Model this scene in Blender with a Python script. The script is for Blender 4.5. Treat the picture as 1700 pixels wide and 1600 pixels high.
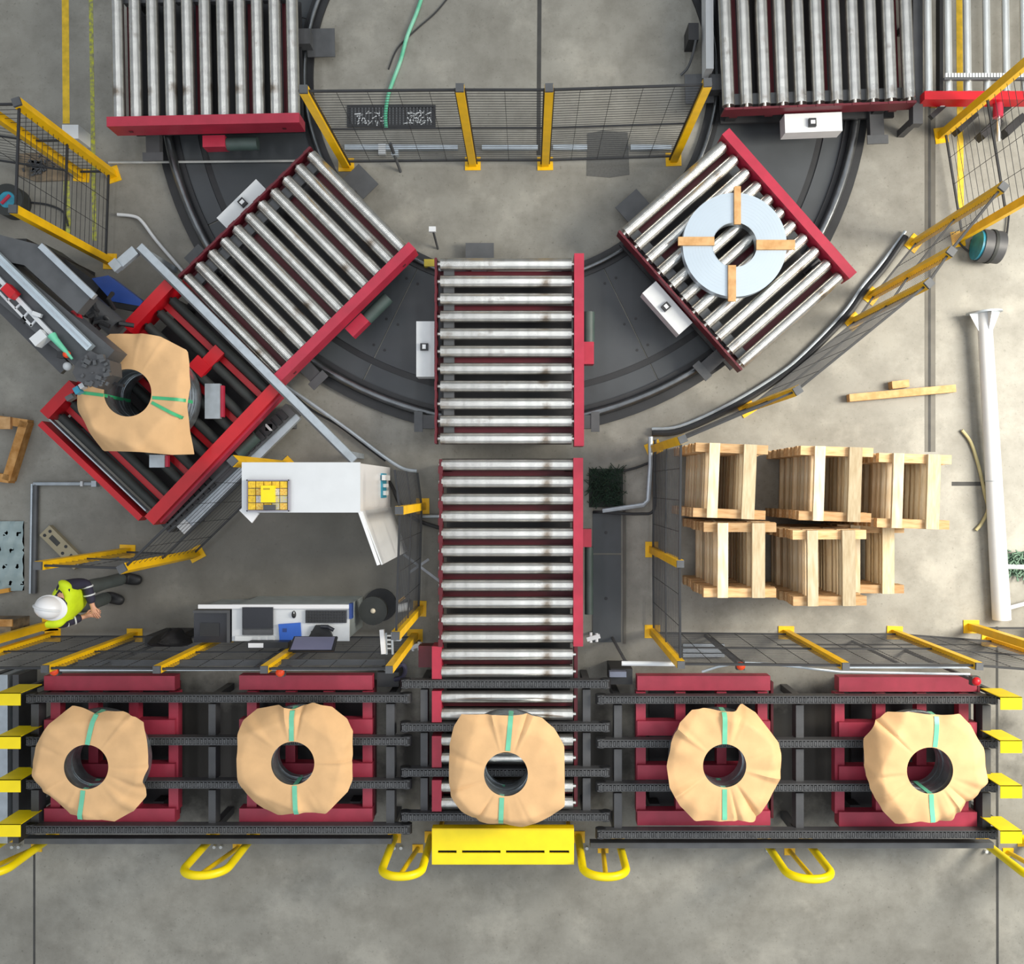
import bpy, math, random
from mathutils import Vector, Matrix
random.seed(7)
PI = math.pi
R = math.radians
S = bpy.context.scene
COL = S.collection
for o in list(bpy.data.objects):
    bpy.data.objects.remove(o, do_unlink=True)

# ------------------------------------------------------------------ camera, light, exposure
H, F, NX, NY = 11.0, 1500.0, 877.0, 808.0        # height (m), focal length (px), point straight below the drone
cd = bpy.data.cameras.new('camera'); cam = bpy.data.objects.new('camera', cd); COL.objects.link(cam)
cam.location = (0, 0, H); cam.rotation_euler = (0, 0, 0)
cd.sensor_fit = 'HORIZONTAL'; cd.sensor_width = 36.0; cd.lens = 36.0 * F / 1700.0
cd.shift_x = -(NX - 850.0) / 1700.0; cd.shift_y = (NY - 800.0) / 1700.0
cd.clip_end = 200
S.camera = cam
S.view_settings.view_transform = 'Standard'; S.view_settings.look = 'None'
S.view_settings.exposure = 0.0; S.view_settings.gamma = 1.0
S.view_settings.use_curve_mapping = False
W = bpy.data.worlds.new('hall'); S.world = W; W.use_nodes = True
W.node_tree.nodes['Background'].inputs[0].default_value = (0.86, 0.93, 1.0, 1)
W.node_tree.nodes['Background'].inputs[1].default_value = 0.42

def area(name, loc, rot, sx, sy, power, color):
    l = bpy.data.lights.new(name, 'AREA'); l.shape = 'RECTANGLE'; l.size = sx; l.size_y = sy
    l.energy = power; l.color = color
    o = bpy.data.objects.new(name, l); COL.objects.link(o); o.location = loc; o.rotation_euler = rot
    return o
for i, x in enumerate((-9.5, -4.8, 0.2, 5.0, 9.8)):
    area('skylight', (x, 0.0, 14.0), (0, 0, 0), 1.1, 26, 340, (0.95, 0.98, 1.0))
# tall hall window / open gate to the right of the frame
wl = area('gate_daylight', (10.5, 1.6, 7.5), (0, 0, 0), 3.5, 6.0, 1080, (1.0, 0.93, 0.80))
wl.rotation_euler = (Vector((4.8, -0.6, 0)) - Vector(wl.location)).to_track_quat('-Z', 'Y').to_euler()
wl.data.spread = R(120)

# ------------------------------------------------------------------ helpers
def P(px, py, h=0.0):
    k = (H - h) / F
    return Vector(((px - NX) * k, -(py - NY) * k, h))
def s2l(c):
    c /= 255.0
    return c / 12.92 if c <= 0.04045 else ((c + 0.055) / 1.055) ** 2.4
def C(hx):
    return tuple(s2l(int(hx[i:i + 2], 16)) for i in (0, 2, 4)) + (1.0,)
MATS = {}
def mat(name, hx, rough=0.5, metal=0.0, var=0.12, scale=6.0, bump=0.0, hx2=None, stretch=(1, 1, 1), spec=0.5, dirt=None, coat=0):
    if name in MATS: return MATS[name]
    m = bpy.data.materials.new(name); m.use_nodes = True
    nt = m.node_tree; b = nt.nodes['Principled BSDF']
    b.inputs['Roughness'].default_value = rough; b.inputs['Metallic'].default_value = metal
    b.inputs['Specular IOR Level'].default_value = spec
    tc = nt.nodes.new('ShaderNodeTexCoord'); mp = nt.nodes.new('ShaderNodeMapping'); mp.inputs['Scale'].default_value = stretch
    nt.links.new(tc.outputs['Object'], mp.inputs['Vector'])
    n = nt.nodes.new('ShaderNodeTexNoise'); n.inputs['Scale'].default_value = scale; n.inputs['Detail'].default_value = 5
    nt.links.new(mp.outputs['Vector'], n.inputs['Vector'])
    r = nt.nodes.new('ShaderNodeValToRGB'); c = C(hx)
    if hx2: c1, c2 = C(hx2), c
    else:
        c1 = tuple(max(0, v * (1 - var)) for v in c[:3]) + (1,); c2 = tuple(min(1, v * (1 + var)) for v in c[:3]) + (1,)
    r.color_ramp.elements[0].color = c1; r.color_ramp.elements[0].position = 0.35
    r.color_ramp.elements[1].color = c2; r.color_ramp.elements[1].position = 0.65
    nt.links.new(n.outputs['Fac'], r.inputs['Fac'])
    out = r.outputs['Color']
    if dirt:
        n2 = nt.nodes.new('ShaderNodeTexNoise'); n2.inputs['Scale'].default_value = dirt[1]; n2.inputs['Detail'].default_value = 6
        nt.links.new(tc.outputs['Object'], n2.inputs['Vector'])
        r2 = nt.nodes.new('ShaderNodeValToRGB'); r2.color_ramp.elements[0].position = dirt[2]; r2.color_ramp.elements[1].position = dirt[2] + 0.15
        nt.links.new(n2.outputs['Fac'], r2.inputs['Fac'])
        mx = nt.nodes.new('ShaderNodeMix'); mx.data_type = 'RGBA'
        nt.links.new(r2.outputs['Color'], mx.inputs['Factor']); nt.links.new(out, mx.inputs['A']); mx.inputs['B'].default_value = C(dirt[0])
        out = mx.outputs['Result']
    nt.links.new(out, b.inputs['Base Color'])
    if bump:
        bp = nt.nodes.new('ShaderNodeBump'); bp.inputs['Strength'].default_value = bump; bp.inputs['Distance'].default_value = 0.01
        nt.links.new(n.outputs['Fac'], bp.inputs['Height']); nt.links.new(bp.outputs['Normal'], b.inputs['Normal'])
    MATS[name] = m
    return m
RED = mat('red_paint', 'ae2740', 0.42, var=0.08)
RED2 = mat('bright_red_paint', 'c2101f', 0.4, var=0.06)
FRED = mat('faded_red_paint', 'a03146', 0.5, var=0.10)
DRED = mat('dark_red_paint', '5c1220', 0.5, var=0.12)
STEEL = mat('roller_steel', 'd8d6d1', 0.27, 0.92, var=0.10, scale=2.2, stretch=(4, 1, 1), dirt=('93877a', 3.5, 0.6))
CHROME = mat('bright_roller_steel', 'e6e8e6', 0.3, 0.75, var=0.06, scale=3)
COIL = mat('galvanised_coil', 'b9c6d2', 0.42, 0.55, var=0.03, scale=2)
COILS = mat('coil_edge_steel', 'b4bbc0', 0.33, 0.85, var=0.15, scale=14)
RUB = mat('black_rubber', '2c2f2e', 0.6, var=0.15)
BLACK = mat('black_paint', '26272a', 0.5, var=0.15)
DGREY = mat('dark_grey_steel', '55575a', 0.5, 0.2, var=0.12)
PLATE = mat('pit_plate_steel', '45494d', 0.5, 0.1, var=0.10, scale=1.6, dirt=('393b3d', 1.3, 0.6))
CHAIN = mat('oiled_chain', '58595b', 0.45, 0.5, var=0.2, scale=20)
CFRAME = mat('charcoal_frame', '4a4b4e', 0.5, 0.1, var=0.1)
RAIL = mat('rail_steel', '707376', 0.3, 0.9, var=0.15)
GALV = mat('galvanised_steel', 'b3bcc4', 0.45, 0.5, var=0.08, scale=10)
ALU = mat('aluminium', 'bcc9d2', 0.35, 0.5, var=0.05)
YEL = mat('yellow_paint', 'f4cc00', 0.42, var=0.06)
YELD = mat('deep_yellow_paint', 'f0bc00', 0.45, var=0.08)
YEL2 = mat('lemon_yellow_paint', 'fae000', 0.42, var=0.04)
LINE = mat('floor_line_paint', 'd9b32a', 0.6, var=0.15, scale=12)
LINE2 = mat('worn_line_paint', 'b9bc3a', 0.7, hx2='7d7c66', scale=22)
GBOX = mat('light_grey_enclosure', 'd5d8da', 0.45, var=0.03)
WHITE = mat('white_powder_coat', 'd6d9dc', 0.4, var=0.02)
WHITES = mat('white_gloss', 'e6e6e8', 0.3, var=0.01)
PAPER = mat('kraft_paper', 'dcb384', 0.8, var=0.05, scale=5, bump=0.5, spec=0.2)
STRAP = mat('teal_strap', '6cc4a2', 0.4, var=0.08)
STRAPG = mat('green_strap', '3fae76', 0.4, var=0.08)
WOOD = mat('fresh_pine', 'e6c79a', 0.7, hx2='c9a06c', scale=5, stretch=(6, 1, 6), spec=0.2)
WOODX = mat('fresh_pine_skid', 'debb8e', 0.7, hx2='c3986a', scale=5, stretch=(1, 6, 6), spec=0.2)
WOOD_LIT = mat('fresh_pine_lit', 'f4e2c4', 0.65, hx2='e2c79e', scale=4, stretch=(6, 1, 6), spec=0.2)  # fresh pine lightened in colour, stands for the brightly lit board
WOOD_UNLIT = mat('fresh_pine_unlit', 'd2c2a4', 0.75, hx2='bda988', scale=5, stretch=(6, 1, 6), spec=0.2)  # same fresh pine in a duller colour, stands for the less lit board
WOODB = mat('lumber', 'cc9c63', 0.7, hx2='a9773f', scale=5, stretch=(2, 2, 2), spec=0.2)
def vary(m, lo, hi):          # each board its own tone
    nt = m.node_tree; b = nt.nodes['Principled BSDF']; l = b.inputs['Base Color'].links[0]; src = l.from_socket
    oi = nt.nodes.new('ShaderNodeObjectInfo'); mr = nt.nodes.new('ShaderNodeMapRange'); mr.inputs['To Min'].default_value = lo; mr.inputs['To Max'].default_value = hi
    hs = nt.nodes.new('ShaderNodeHueSaturation'); nt.links.new(oi.outputs['Random'], mr.inputs['Value']); nt.links.new(mr.outputs['Result'], hs.inputs['Value'])
    nt.links.new(src, hs.inputs['Color']); nt.links.new(hs.outputs['Color'], b.inputs['Base Color'])
for m_ in (WOODX, WOOD_LIT, WOOD_UNLIT): vary(m_, .62, 1.08)
vary(STEEL, .86, 1.04)
BATTEN = mat('batten_wood', 'd2a878', 0.7, hx2='bd9160', scale=6, stretch=(2, 2, 2), spec=0.2)
BLUE = mat('blue_plastic', '1f3f86', 0.35, var=0.1)
BLUE2 = mat('blue_folder', '2f63c4', 0.5, var=0.05)
TEAL = mat('reel_blue', '2d86a0', 0.45, var=0.2, scale=14)
GREEN = mat('motor_green', '3f4f4c', 0.5, var=0.1)
NET = mat('green_netting', '2c4534', 0.8, hx2='1a2a20', scale=30)
SCREEN = mat('dark_screen', '24262e', 0.25, var=0.03)
SCREENV = mat('grey_screen', '74758f', 0.3, var=0.03)
ORANGE = mat('orange_plastic', 'e8481a', 0.4, var=0.03)
JOINT = mat('joint_sealant', '3f3f3e', 0.8, var=0.15)
CHAN = mat('channel_steel', '59564f', 0.6, var=0.2, scale=3)
BRONZE = mat('brass_fitting', 'a8854c', 0.4, 0.7)
SKIN = mat('skin', 'd9a184', 0.5, var=0.03)
VEST = mat('hi_vis_fabric', 'd4ee18', 0.7, var=0.05, bump=0.2, scale=12)
CLOTH = mat('dark_navy_fabric', '2b2a3d', 0.8, var=0.15)
TROUS = mat('grey_work_trousers', '4d5454', 0.8, var=0.15)
SILVER = mat('reflective_tape', 'c9cdd0', 0.4, var=0.05)
RUSTP = mat('stained_cardboard', '8c7a63', 0.8, hx2='5f574b', scale=9)
TARP = mat('pale_tarp', '9fb0b2', 0.5, hx2='86989a', scale=4, bump=0.4)
PATCH = mat('asphalt_patch', '5d5d5b', 0.8, var=0.08, scale=40)
BRICK = mat('beige_casting', '9b927a', 0.75, var=0.08)

class MB:
    def __init__(s): s.v = []; s.f = []
    def add(s, vs, fs):
        n = len(s.v); s.v += [Vector(v) for v in vs]; s.f += [tuple(n + i for i in f) for f in fs]
        return s
    def box(s, c, d, rz=0.0, M=None):
        vs = []
        for z in (-.5, .5):
            for x, y in ((-.5, -.5), (.5, -.5), (.5, .5), (-.5, .5)):
                vs.append(Vector((x * d[0], y * d[1], z * d[2])))
        m = M if M else Matrix.Rotation(rz, 3, 'Z')
        vs = [m @ v + Vector(c) for v in vs]
        return s.add(vs, [(3, 2, 1, 0), (4, 5, 6, 7), (0, 1, 5, 4), (1, 2, 6, 5), (2, 3, 7, 6), (3, 0, 4, 7)])
    def bx(s, x0, x1, y0, y1, z0, z1):
        return s.box(((x0 + x1) / 2, (y0 + y1) / 2, (z0 + z1) / 2), (abs(x1 - x0), abs(y1 - y0), abs(z1 - z0)))
    def pbox(s, x0, y0, x1, y1, h, t):           # pixel rectangle whose top lies at height h, thickness t
        a, b = P(x0, y0, h), P(x1, y1, h)
        return s.bx(min(a.x, b.x), max(a.x, b.x), min(a.y, b.y), max(a.y, b.y), h - t, h)
    def bar(s, p, q, w, t):                      # rectangular bar between two points
        p, q = Vector(p), Vector(q); d = q - p; L = d.length; d.normalize()
        up = Vector((0, 0, 1)) if abs(d.z) < 0.95 else Vector((0, 1, 0))
        sd = up.cross(d).normalized(); u2 = d.cross(sd)
        M = Matrix((d, sd, u2)).transposed()
        return s.box((p + q) / 2, (L, w, t), M=M)
    def tube(s, pts, r, n=8, r2=None):
        pts = [Vector(p) for p in pts]; N = len(pts); rings = []
        pu = None
        for i, p in enumerate(pts):
            d = (pts[min(i + 1, N - 1)] - pts[max(i - 1, 0)]).normalized()
            ref = pu if pu else (Vector((0, 0, 1)) if abs(d.z) < 0.9 else Vector((1, 0, 0)))
            a = (ref - d * ref.dot(d))
            if a.length < 1e-4: a = Vector((1, 0, 0)) - d * d.x
            a.normalize(); pu = a; b = d.cross(a)
            rr = r if r2 is None else r + (r2 - r) * i / (N - 1)
            rings.append([p + a * rr * math.cos(2 * PI * k / n) + b * rr * math.sin(2 * PI * k / n) for k in range(n)])
        vs = [v for g in rings for v in g]; fs = []
        for i in range(N - 1):
            for k in range(n):
                fs.append((i * n + k, i * n + (k + 1) % n, (i + 1) * n + (k + 1) % n, (i + 1) * n + k))
        fs.append(tuple(reversed(range(n)))); fs.append(tuple((N - 1) * n + k for k in range(n)))
        return s.add(vs, fs)
    def cyl(s, p, q, r, n=20, r2=None): return s.tube([p, q], r, n, r2)
    def ring(s, c, ri, ro, z0, z1, n=64, a0=0.0, a1=2 * PI):
        full = abs(a1 - a0 - 2 * PI) < 1e-6; m = n if full else n + 1; vs = []
        for k in range(m):
            a = a0 + (a1 - a0) * k / n; ca, sa = math.cos(a), math.sin(a)
            for rr, z in ((ri, z0), (ro, z0), (ro, z1), (ri, z1)):
                vs.append((c[0] + rr * ca, c[1] + rr * sa, z))
        fs = []
        for k in range(n):
            i, j = k * 4, ((k + 1) % m) * 4
            for t in range(4): fs.append((i + t, i + (t + 1) % 4, j + (t + 1) % 4, j + t))
        if not full: fs += [(3, 2, 1, 0), tuple((m - 1) * 4 + t for t in range(4))]
        return s.add(vs, fs)
    def poly(s, pts, z0, z1):
        n = len(pts); vs = [(p[0], p[1], z0) for p in pts] + [(p[0], p[1], z1) for p in pts]
        fs = [tuple(reversed(range(n))), tuple(range(n, 2 * n))] + [(i, (i + 1) % n, n + (i + 1) % n, n + i) for i in range(n)]
        return s.add(vs, fs)
    def prism3(s, pts, off):                      # extrude an arbitrary planar polygon by a vector
        n = len(pts); pts = [Vector(p) for p in pts]; off = Vector(off)
        vs = pts + [p + off for p in pts]
        fs = [tuple(reversed(range(n))), tuple(range(n, 2 * n))] + [(i, (i + 1) % n, n + (i + 1) % n, n + i) for i in range(n)]
        return s.add(vs, fs)
    def dome(s, c, rx, ry, rz, n=20, m=8, full=False):
        vs = []; fs = []; lo = -PI / 2 if full else 0.0
        for i in range(m + 1):
            e = lo + (PI / 2 - lo) * i / m
            for k in range(n):
                a = 2 * PI * k / n
                vs.append((c[0] + rx * math.cos(e) * math.cos(a), c[1] + ry * math.cos(e) * math.sin(a), c[2] + rz * math.sin(e)))
        for i in range(m):
            for k in range(n): fs.append((i * n + k, i * n + (k + 1) % n, (i + 1) * n + (k + 1) % n, (i + 1) * n + k))
        if not full: fs.append(tuple(reversed(range(n))))
        return s.add(vs, fs)
OFF = {}
def fixn(me):
    import bmesh
    b = bmesh.new(); b.from_mesh(me); bmesh.ops.recalc_face_normals(b, faces=b.faces); b.to_mesh(me); b.free()
def mesh_of(name, mb, m, off=Vector((0, 0, 0)), smooth=True):
    me = bpy.data.meshes.new(name)
    me.from_pydata([tuple(v - off) for v in mb.v], [], mb.f); me.update()
    fixn(me)
    if smooth:
        me.polygons.foreach_set('use_smooth', [True] * len(me.polygons)); me.set_sharp_from_angle(angle=R(38))
    me.materials.append(m)
    return me
def thing(name, label, cat, loc=(0, 0, 0), rz=0.0, group=None):
    o = bpy.data.objects.new(name, None); COL.objects.link(o); o.empty_display_size = 0.1
    o.location = loc; o.rotation_euler = (0, 0, rz); o['label'] = label; o['category'] = cat
    if group: o['group'] = group
    OFF[o.name] = Vector(loc) if rz == 0.0 else Vector((0, 0, 0))
    return o
def part(name, mb, m, parent, label=None, stuff=False, smooth=True):
    off = OFF.get(parent.name, Vector((0, 0, 0)))
    o = bpy.data.objects.new(name, mesh_of(name, mb, m, off, smooth)); COL.objects.link(o); o.parent = parent
    OFF[o.name] = off
    if label: o['label'] = label
    if stuff: o['kind'] = 'stuff'
    return o
def same(src, parent, loc=(0, 0, 0), rot=(0, 0, 0)):
    c = src.copy(); COL.objects.link(c); c.parent = parent; c.location = loc; c.rotation_euler = rot
    return c
def single(name, mb, m, label, cat, group=None, loc=None, stuff=False, smooth=True):
    if loc is None:
        xs = [v.x for v in mb.v]; ys = [v.y for v in mb.v]; zs = [v.z for v in mb.v]
        loc = Vector(((min(xs) + max(xs)) / 2, (min(ys) + max(ys)) / 2, min(zs)))
    o = bpy.data.objects.new(name, mesh_of(name, mb, m, Vector(loc), smooth)); COL.objects.link(o); o.location = loc
    o['label'] = label; o['category'] = cat
    if group: o['group'] = group
    if stuff: o['kind'] = 'stuff'
    OFF[o.name] = Vector(loc)
    return o
def struct(name, mb, m, smooth=False):
    o = bpy.data.objects.new(name, mesh_of(name, mb, m, Vector((0, 0, 0)), smooth)); COL.objects.link(o)
    o['kind'] = 'structure'
    return o
def copy_tree(o, parent=None):
    c = o.copy(); COL.objects.link(c)
    if parent: c.parent = parent
    for ch in list(o.children): copy_tree(ch, c)
    return c

# ------------------------------------------------------------------ floor
def floor_mat():
    m = bpy.data.materials.new('polished_concrete'); m.use_nodes = True; nt = m.node_tree; b = nt.nodes['Principled BSDF']
    N = nt.nodes.new; L = nt.links.new
    tc = N('ShaderNodeTexCoord')
    def noise(sc, det=6, rough=0.6):
        n = N('ShaderNodeTexNoise'); n.inputs['Scale'].default_value = sc; n.inputs['Detail'].default_value = det
        n.inputs['Roughness'].default_value = rough; L(tc.outputs['Object'], n.inputs['Vector']); return n.outputs['Fac']
    def ramp(f, p0, c0, p1, c1):
        r = N('ShaderNodeValToRGB'); e = r.color_ramp.elements
        e[0].position, e[0].color = p0, c0; e[1].position, e[1].color = p1, c1; L(f, r.inputs['Fac']); return r.outputs['Color']
    def mix(f, a, bb, mode='MIX'):
        x = N('ShaderNodeMix'); x.data_type = 'RGBA'; x.blend_type = mode
        if isinstance(f, float): x.inputs['Factor'].default_value = f
        else: L(f, x.inputs['Factor'])
        for k, v in (('A', a), ('B', bb)):
            if isinstance(v, tuple): x.inputs[k].default_value = v
            else: L(v, x.inputs[k])
        return x.outputs['Result']
    base = ramp(noise(0.55, 8), 0.34, C('83817a'), 0.66, C('9c9a92'))
    base = mix(ramp(noise(2.4, 8, 0.7), 0.42, (0, 0, 0, 1), 0.72, (.65, .65, .65, 1)), base, C('6d6a62'))
    base = mix(ramp(noise(22, 4), 0.62, (0, 0, 0, 1), 0.75, (.6, .6, .6, 1)), base, C('5b5850'))
    base = mix(ramp(noise(7, 8, 0.75), 0.64, (0, 0, 0, 1), 0.74, (.7, .7, .7, 1)), base, C('55524b'))
    base = mix(ramp(noise(1.1, 7, 0.65), 0.55, (0, 0, 0, 1), 0.75, (.55, .55, .55, 1)), base, C('b0aca2'))
    base = mix(ramp(noise(45, 3), 0.66, (0, 0, 0, 1), 0.72, (.6, .6, .6, 1)), base, C('4a4741'))
    # trodden dirt where people work between the cabinet, the desk and the tilting table
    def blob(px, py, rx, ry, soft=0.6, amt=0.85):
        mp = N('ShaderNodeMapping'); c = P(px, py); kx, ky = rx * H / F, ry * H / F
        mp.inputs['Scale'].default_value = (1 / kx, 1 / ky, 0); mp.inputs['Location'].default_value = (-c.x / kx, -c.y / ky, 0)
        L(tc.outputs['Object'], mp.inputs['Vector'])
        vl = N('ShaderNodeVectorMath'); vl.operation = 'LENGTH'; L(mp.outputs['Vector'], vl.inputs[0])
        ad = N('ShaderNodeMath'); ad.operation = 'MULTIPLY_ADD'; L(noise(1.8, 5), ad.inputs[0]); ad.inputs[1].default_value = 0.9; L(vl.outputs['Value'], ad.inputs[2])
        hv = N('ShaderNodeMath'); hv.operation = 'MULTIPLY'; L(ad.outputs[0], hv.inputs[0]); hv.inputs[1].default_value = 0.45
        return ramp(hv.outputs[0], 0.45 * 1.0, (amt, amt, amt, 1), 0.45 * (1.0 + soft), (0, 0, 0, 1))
    base = mix(blob(470, 900, 330, 180, 0.7, 0.6), base, C('605d57'))
    base = mix(blob(150, 1010, 150, 130, 0.7, 0.5), base, C('63605b'))
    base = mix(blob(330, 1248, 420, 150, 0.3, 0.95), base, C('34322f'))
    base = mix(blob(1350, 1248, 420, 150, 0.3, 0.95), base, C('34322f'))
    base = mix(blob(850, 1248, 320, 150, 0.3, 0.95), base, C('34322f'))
    base = mix(blob(1020, 960, 40, 190, 0.6, 0.5), base, C('64615a'))
    base = mix(blob(120, 420, 260, 160, 0.7, 0.45), base, C('64615a'))
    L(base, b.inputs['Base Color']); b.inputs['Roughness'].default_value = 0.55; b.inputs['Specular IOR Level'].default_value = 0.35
    bp = N('ShaderNodeBump'); bp.inputs['Strength'].default_value = 0.08; bp.inputs['Distance'].default_value = 0.01
    L(noise(30), bp.inputs['Height']); L(bp.outputs['Normal'], b.inputs['Normal'])
    return m
struct('wall_back', MB().bx(-16, 16, 13.8, 14.0, 0, 14.5), mat('hall_cladding', 'b9bcbd', .7, var=.02))
fl = struct('floor', MB().bx(-16, 16, -14, 14, -0.2, 0), floor_mat())
def floorpart(name, pts, w, m, z=0.002):
    mb = MB()
    for a, b in zip(pts, pts[1:]):
        p, q = P(*a), P(*b); p.z = q.z = z / 2; mb.bar(p, q, w, z)
    return part(name, mb, m, fl)
floorpart('joint', [(57, 1385), (57, 1640)], 0.025, JOINT)
floorpart('joint', [(1655, 1040), (1656, 1640)], 0.03, JOINT)
floorpart('joint', [(896, -60), (894, 258)], 0.05, JOINT)
floorpart('joint', [(1580, 803), (1640, 803)], 0.05, JOINT)
floorpart('joint', [(1290, 1070), (1700, 1070)], 0.015, JOINT)
floorpart('floor_channel', [(1544, 170), (1544, 750)], 0.13, CHAN)
floorpart('channel_slot', [(1543, 170), (1543, 750)], 0.03, JOINT, 0.004)
floorpart('painted_line', [(108, -60), (110, 205)], 0.085, LINE)
floorpart('painted_line', [(110, 290), (113, 400)], 0.075, LINE2)
floorpart('painted_line', [(150, -60), (157, 400)], 0.05, LINE2)
floorpart('painted_line', [(1592, -60), (1595, 345)], 0.075, LINE)
floorpart('painted_mark', [(670, 920), (730, 965)], 0.03, mat('chalk_mark', 'a9adb5', 0.8), 0.002)
floorpart('painted_mark', [(680, 950), (712, 928)], 0.03, MATS['chalk_mark'], 0.003)
part('patch', MB().poly([P(975, 222), P(1000, 217), P(1042, 220), P(1045, 290), P(1012, 295), P(974, 292)], 0, 0.006), PATCH, fl)
# worn cover plates of the service trench beside the straight conveyor
for (y0, y1) in ((850, 918), (921, 1066)):
    part('trench_cover', MB().pbox(984, y0, 1031, y1, 0.012, 0.012), PLATE, fl)
    part('bolt', MB().cyl(P(1006, (y0 + y1) / 2, 0.012), P(1006, (y0 + y1) / 2, 0.02), 0.02, 8), BLACK, fl)
part('trench_edge', MB().bar(P(1036, 775, 0.01), P(1037, 1068, 0.01), 0.03, 0.02), CHAN, fl)

# ------------------------------------------------------------------ carousel ring
RC = P(848, 130); RC.z = 0
ring = thing('carousel_track', 'dark grey circular steel track and pit plates under the roller carts', 'track', RC)
seams = [-64, -26, 12, 50, 88, 126, 164, 206, 244, 296]
for a, b in zip(seams, seams[1:]):
    g = 0.0022
    part('floor_plate', MB().ring(RC, 2.58, 3.79, 0.0, 0.02, 24, R(a) + g, R(b) - g), PLATE, ring)
    part('edge_plate', MB().ring(RC, 3.87, 4.09, 0.0, 0.02, 24, R(a) + g, R(b) - g), PLATE, ring)
    mb = MB()
    for aa, rr in ((R(a) + .03, 2.75), (R(b) - .025, 2.75), (R(a) + .025, 3.3), (R(b) - .022, 3.3), (R(a) + .02, 3.65), (R(b) - .02, 3.65), (R((a + b) / 2), 3.95)):
        mb.cyl((RC.x + rr * math.cos(aa), RC.y + rr * math.sin(aa), 0.015), (RC.x + rr * math.cos(aa), RC.y + rr * math.sin(aa), 0.023), 0.018, 8)
    part('bolt_row', mb, BLACK, ring, stuff=True)
part('slot', MB().ring(RC, 3.79, 3.87, 0.0, 0.006, 120), BLACK, ring)
part('outer_base', MB().ring(RC, 4.09, 4.36, 0.0, 0.05, 120), BLACK, ring)
part('inner_base', MB().ring(RC, 2.40, 2.58, 0.0, 0.04, 120), BLACK, ring)
def torus(c, Rr, r, z, n=140, m=10):
    mb = MB(); vs = []; fs = []
    for i in range(n):
        a = 2 * PI * i / n
        for k in range(m):
            b = 2 * PI * k / m; rr = Rr + r * math.cos(b)
            vs.append((c[0] + rr * math.cos(a), c[1] + rr * math.sin(a), z + r * math.sin(b)))
    for i in range(n):
        for k in range(m):
            fs.append((i * m + k, i * m + (k + 1) % m, ((i + 1) % n) * m + (k + 1) % m, ((i + 1) % n) * m + k))
    return mb.add(vs, fs)
part('outer_rail', torus(RC, 4.2, 0.055, 0.1), RAIL, ring)
part('inner_rail', torus(RC, 2.5, 0.03, 0.075), RAIL, ring)

# ------------------------------------------------------------------ roller carts on the ring
ZR = 0.64     # roller axis height
def roller_mesh(L, r):
    mb = MB().cyl((-L / 2, 0, 0), (L / 2, 0, 0), r, 24)
    mb.cyl((-L / 2 - .035, 0, 0), (-L / 2, 0, 0), r * .35, 10).cyl((L / 2, 0, 0), (L / 2 + .035, 0, 0), r * .35, 10)
    return mb
def make_cart(label):
    t = thing('roller_cart', label, 'conveyor', (0, 0, 0), 0.0)
    r0 = part('roller', roller_mesh(1.50, 0.069), STEEL, t); r0.location = (0, -1.0, ZR)
    for k in range(1, 11):
        same(r0, t, (0, -1.0 + 0.2 * k, ZR), (random.uniform(0, 6), 0, 0))
    bm = part('side_beam', MB().bx(.775, .885, -1.09, 1.09, .50, .775), RED, t)
    for y in (-.88, .88): part('bolt', MB().bx(.885, .892, y - .02, y + .02, .6, .64), DRED, bm)
    mb = MB().bx(-.812, -.79, -1.06, 1.06, .50, .70)
    sc = part('side_channel', mb, DRED, t)
    mb = MB()
    for k in range(11): mb.bx(-.816, -.788, -1.05 + .2 * k - .0, -1.05 + .2 * k + .1, .70, .706)
    part('channel_lip', mb, DRED, sc, stuff=True)
    for y in (-.9, -.1, .5, .9):
        part('cross_beam', MB().bx(-.79, .775, y - .045, y + .045, .40, .52), DRED, t)
    part('belly_pan', MB().bx(-.78, .77, -1.0, 1.0, .18, .22), BLACK, t)
    mb = MB()
    for k in range(10): mb.bx(-.72, -.60, -.95 + .2 * k, -.85 + .2 * k, .52, .60)
    part('chain_guard', mb, DGREY, t, stuff=True)
    for x, y in ((-.7, -.78), (.7, -.78), (-.7, .9), (.7, .9)):
        part('leg', MB().bx(x - .06, x + .06, y - .06, y + .06, .19, .5), BLACK, t)
    for sx in (-1, 1):                     # bogies astride the outer rail
        w = part('bogie', MB().bx(sx * .62, sx * 1.02, -.86, -.70, .165, .27), CFRAME, t)
        part('wheel', MB().cyl((sx * 1.03, -.83, .215), (sx * 1.03, -.73, .215), .045, 14), BLACK, w)
        part('bogie_bracket', MB().bx(sx * 1.0, sx * 1.1, -.90, -.66, .26, .28), DGREY, w)
    part('stop_bracket', MB().bx(-.5, -.16, 1.05, 1.38, .12, .135), DGREY, t)
    part('bracket_arm', MB().bx(-.42, -.24, .95, 1.12, .135, .30), DGREY, t)
    en = part('control_box', MB().bx(-1.04, -.83, -.28, .36, .36, .56), GBOX, t)
    part('connector', MB().bx(-.99, -.90, .02, .10, .56, .60), BLACK, en)
    part('connector_cap', MB().bx(-.965, -.925, .035, .085, .60, .61), WHITE, en)
    gb = part('gearbox', MB().bx(.885, 1.02, -.12, .14, .30, .46), RED, t)
    part('motor', MB().cyl((.96, .14, .37), (.96, .50, .37), .075, 16), GREEN, gb)
    return t
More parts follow.
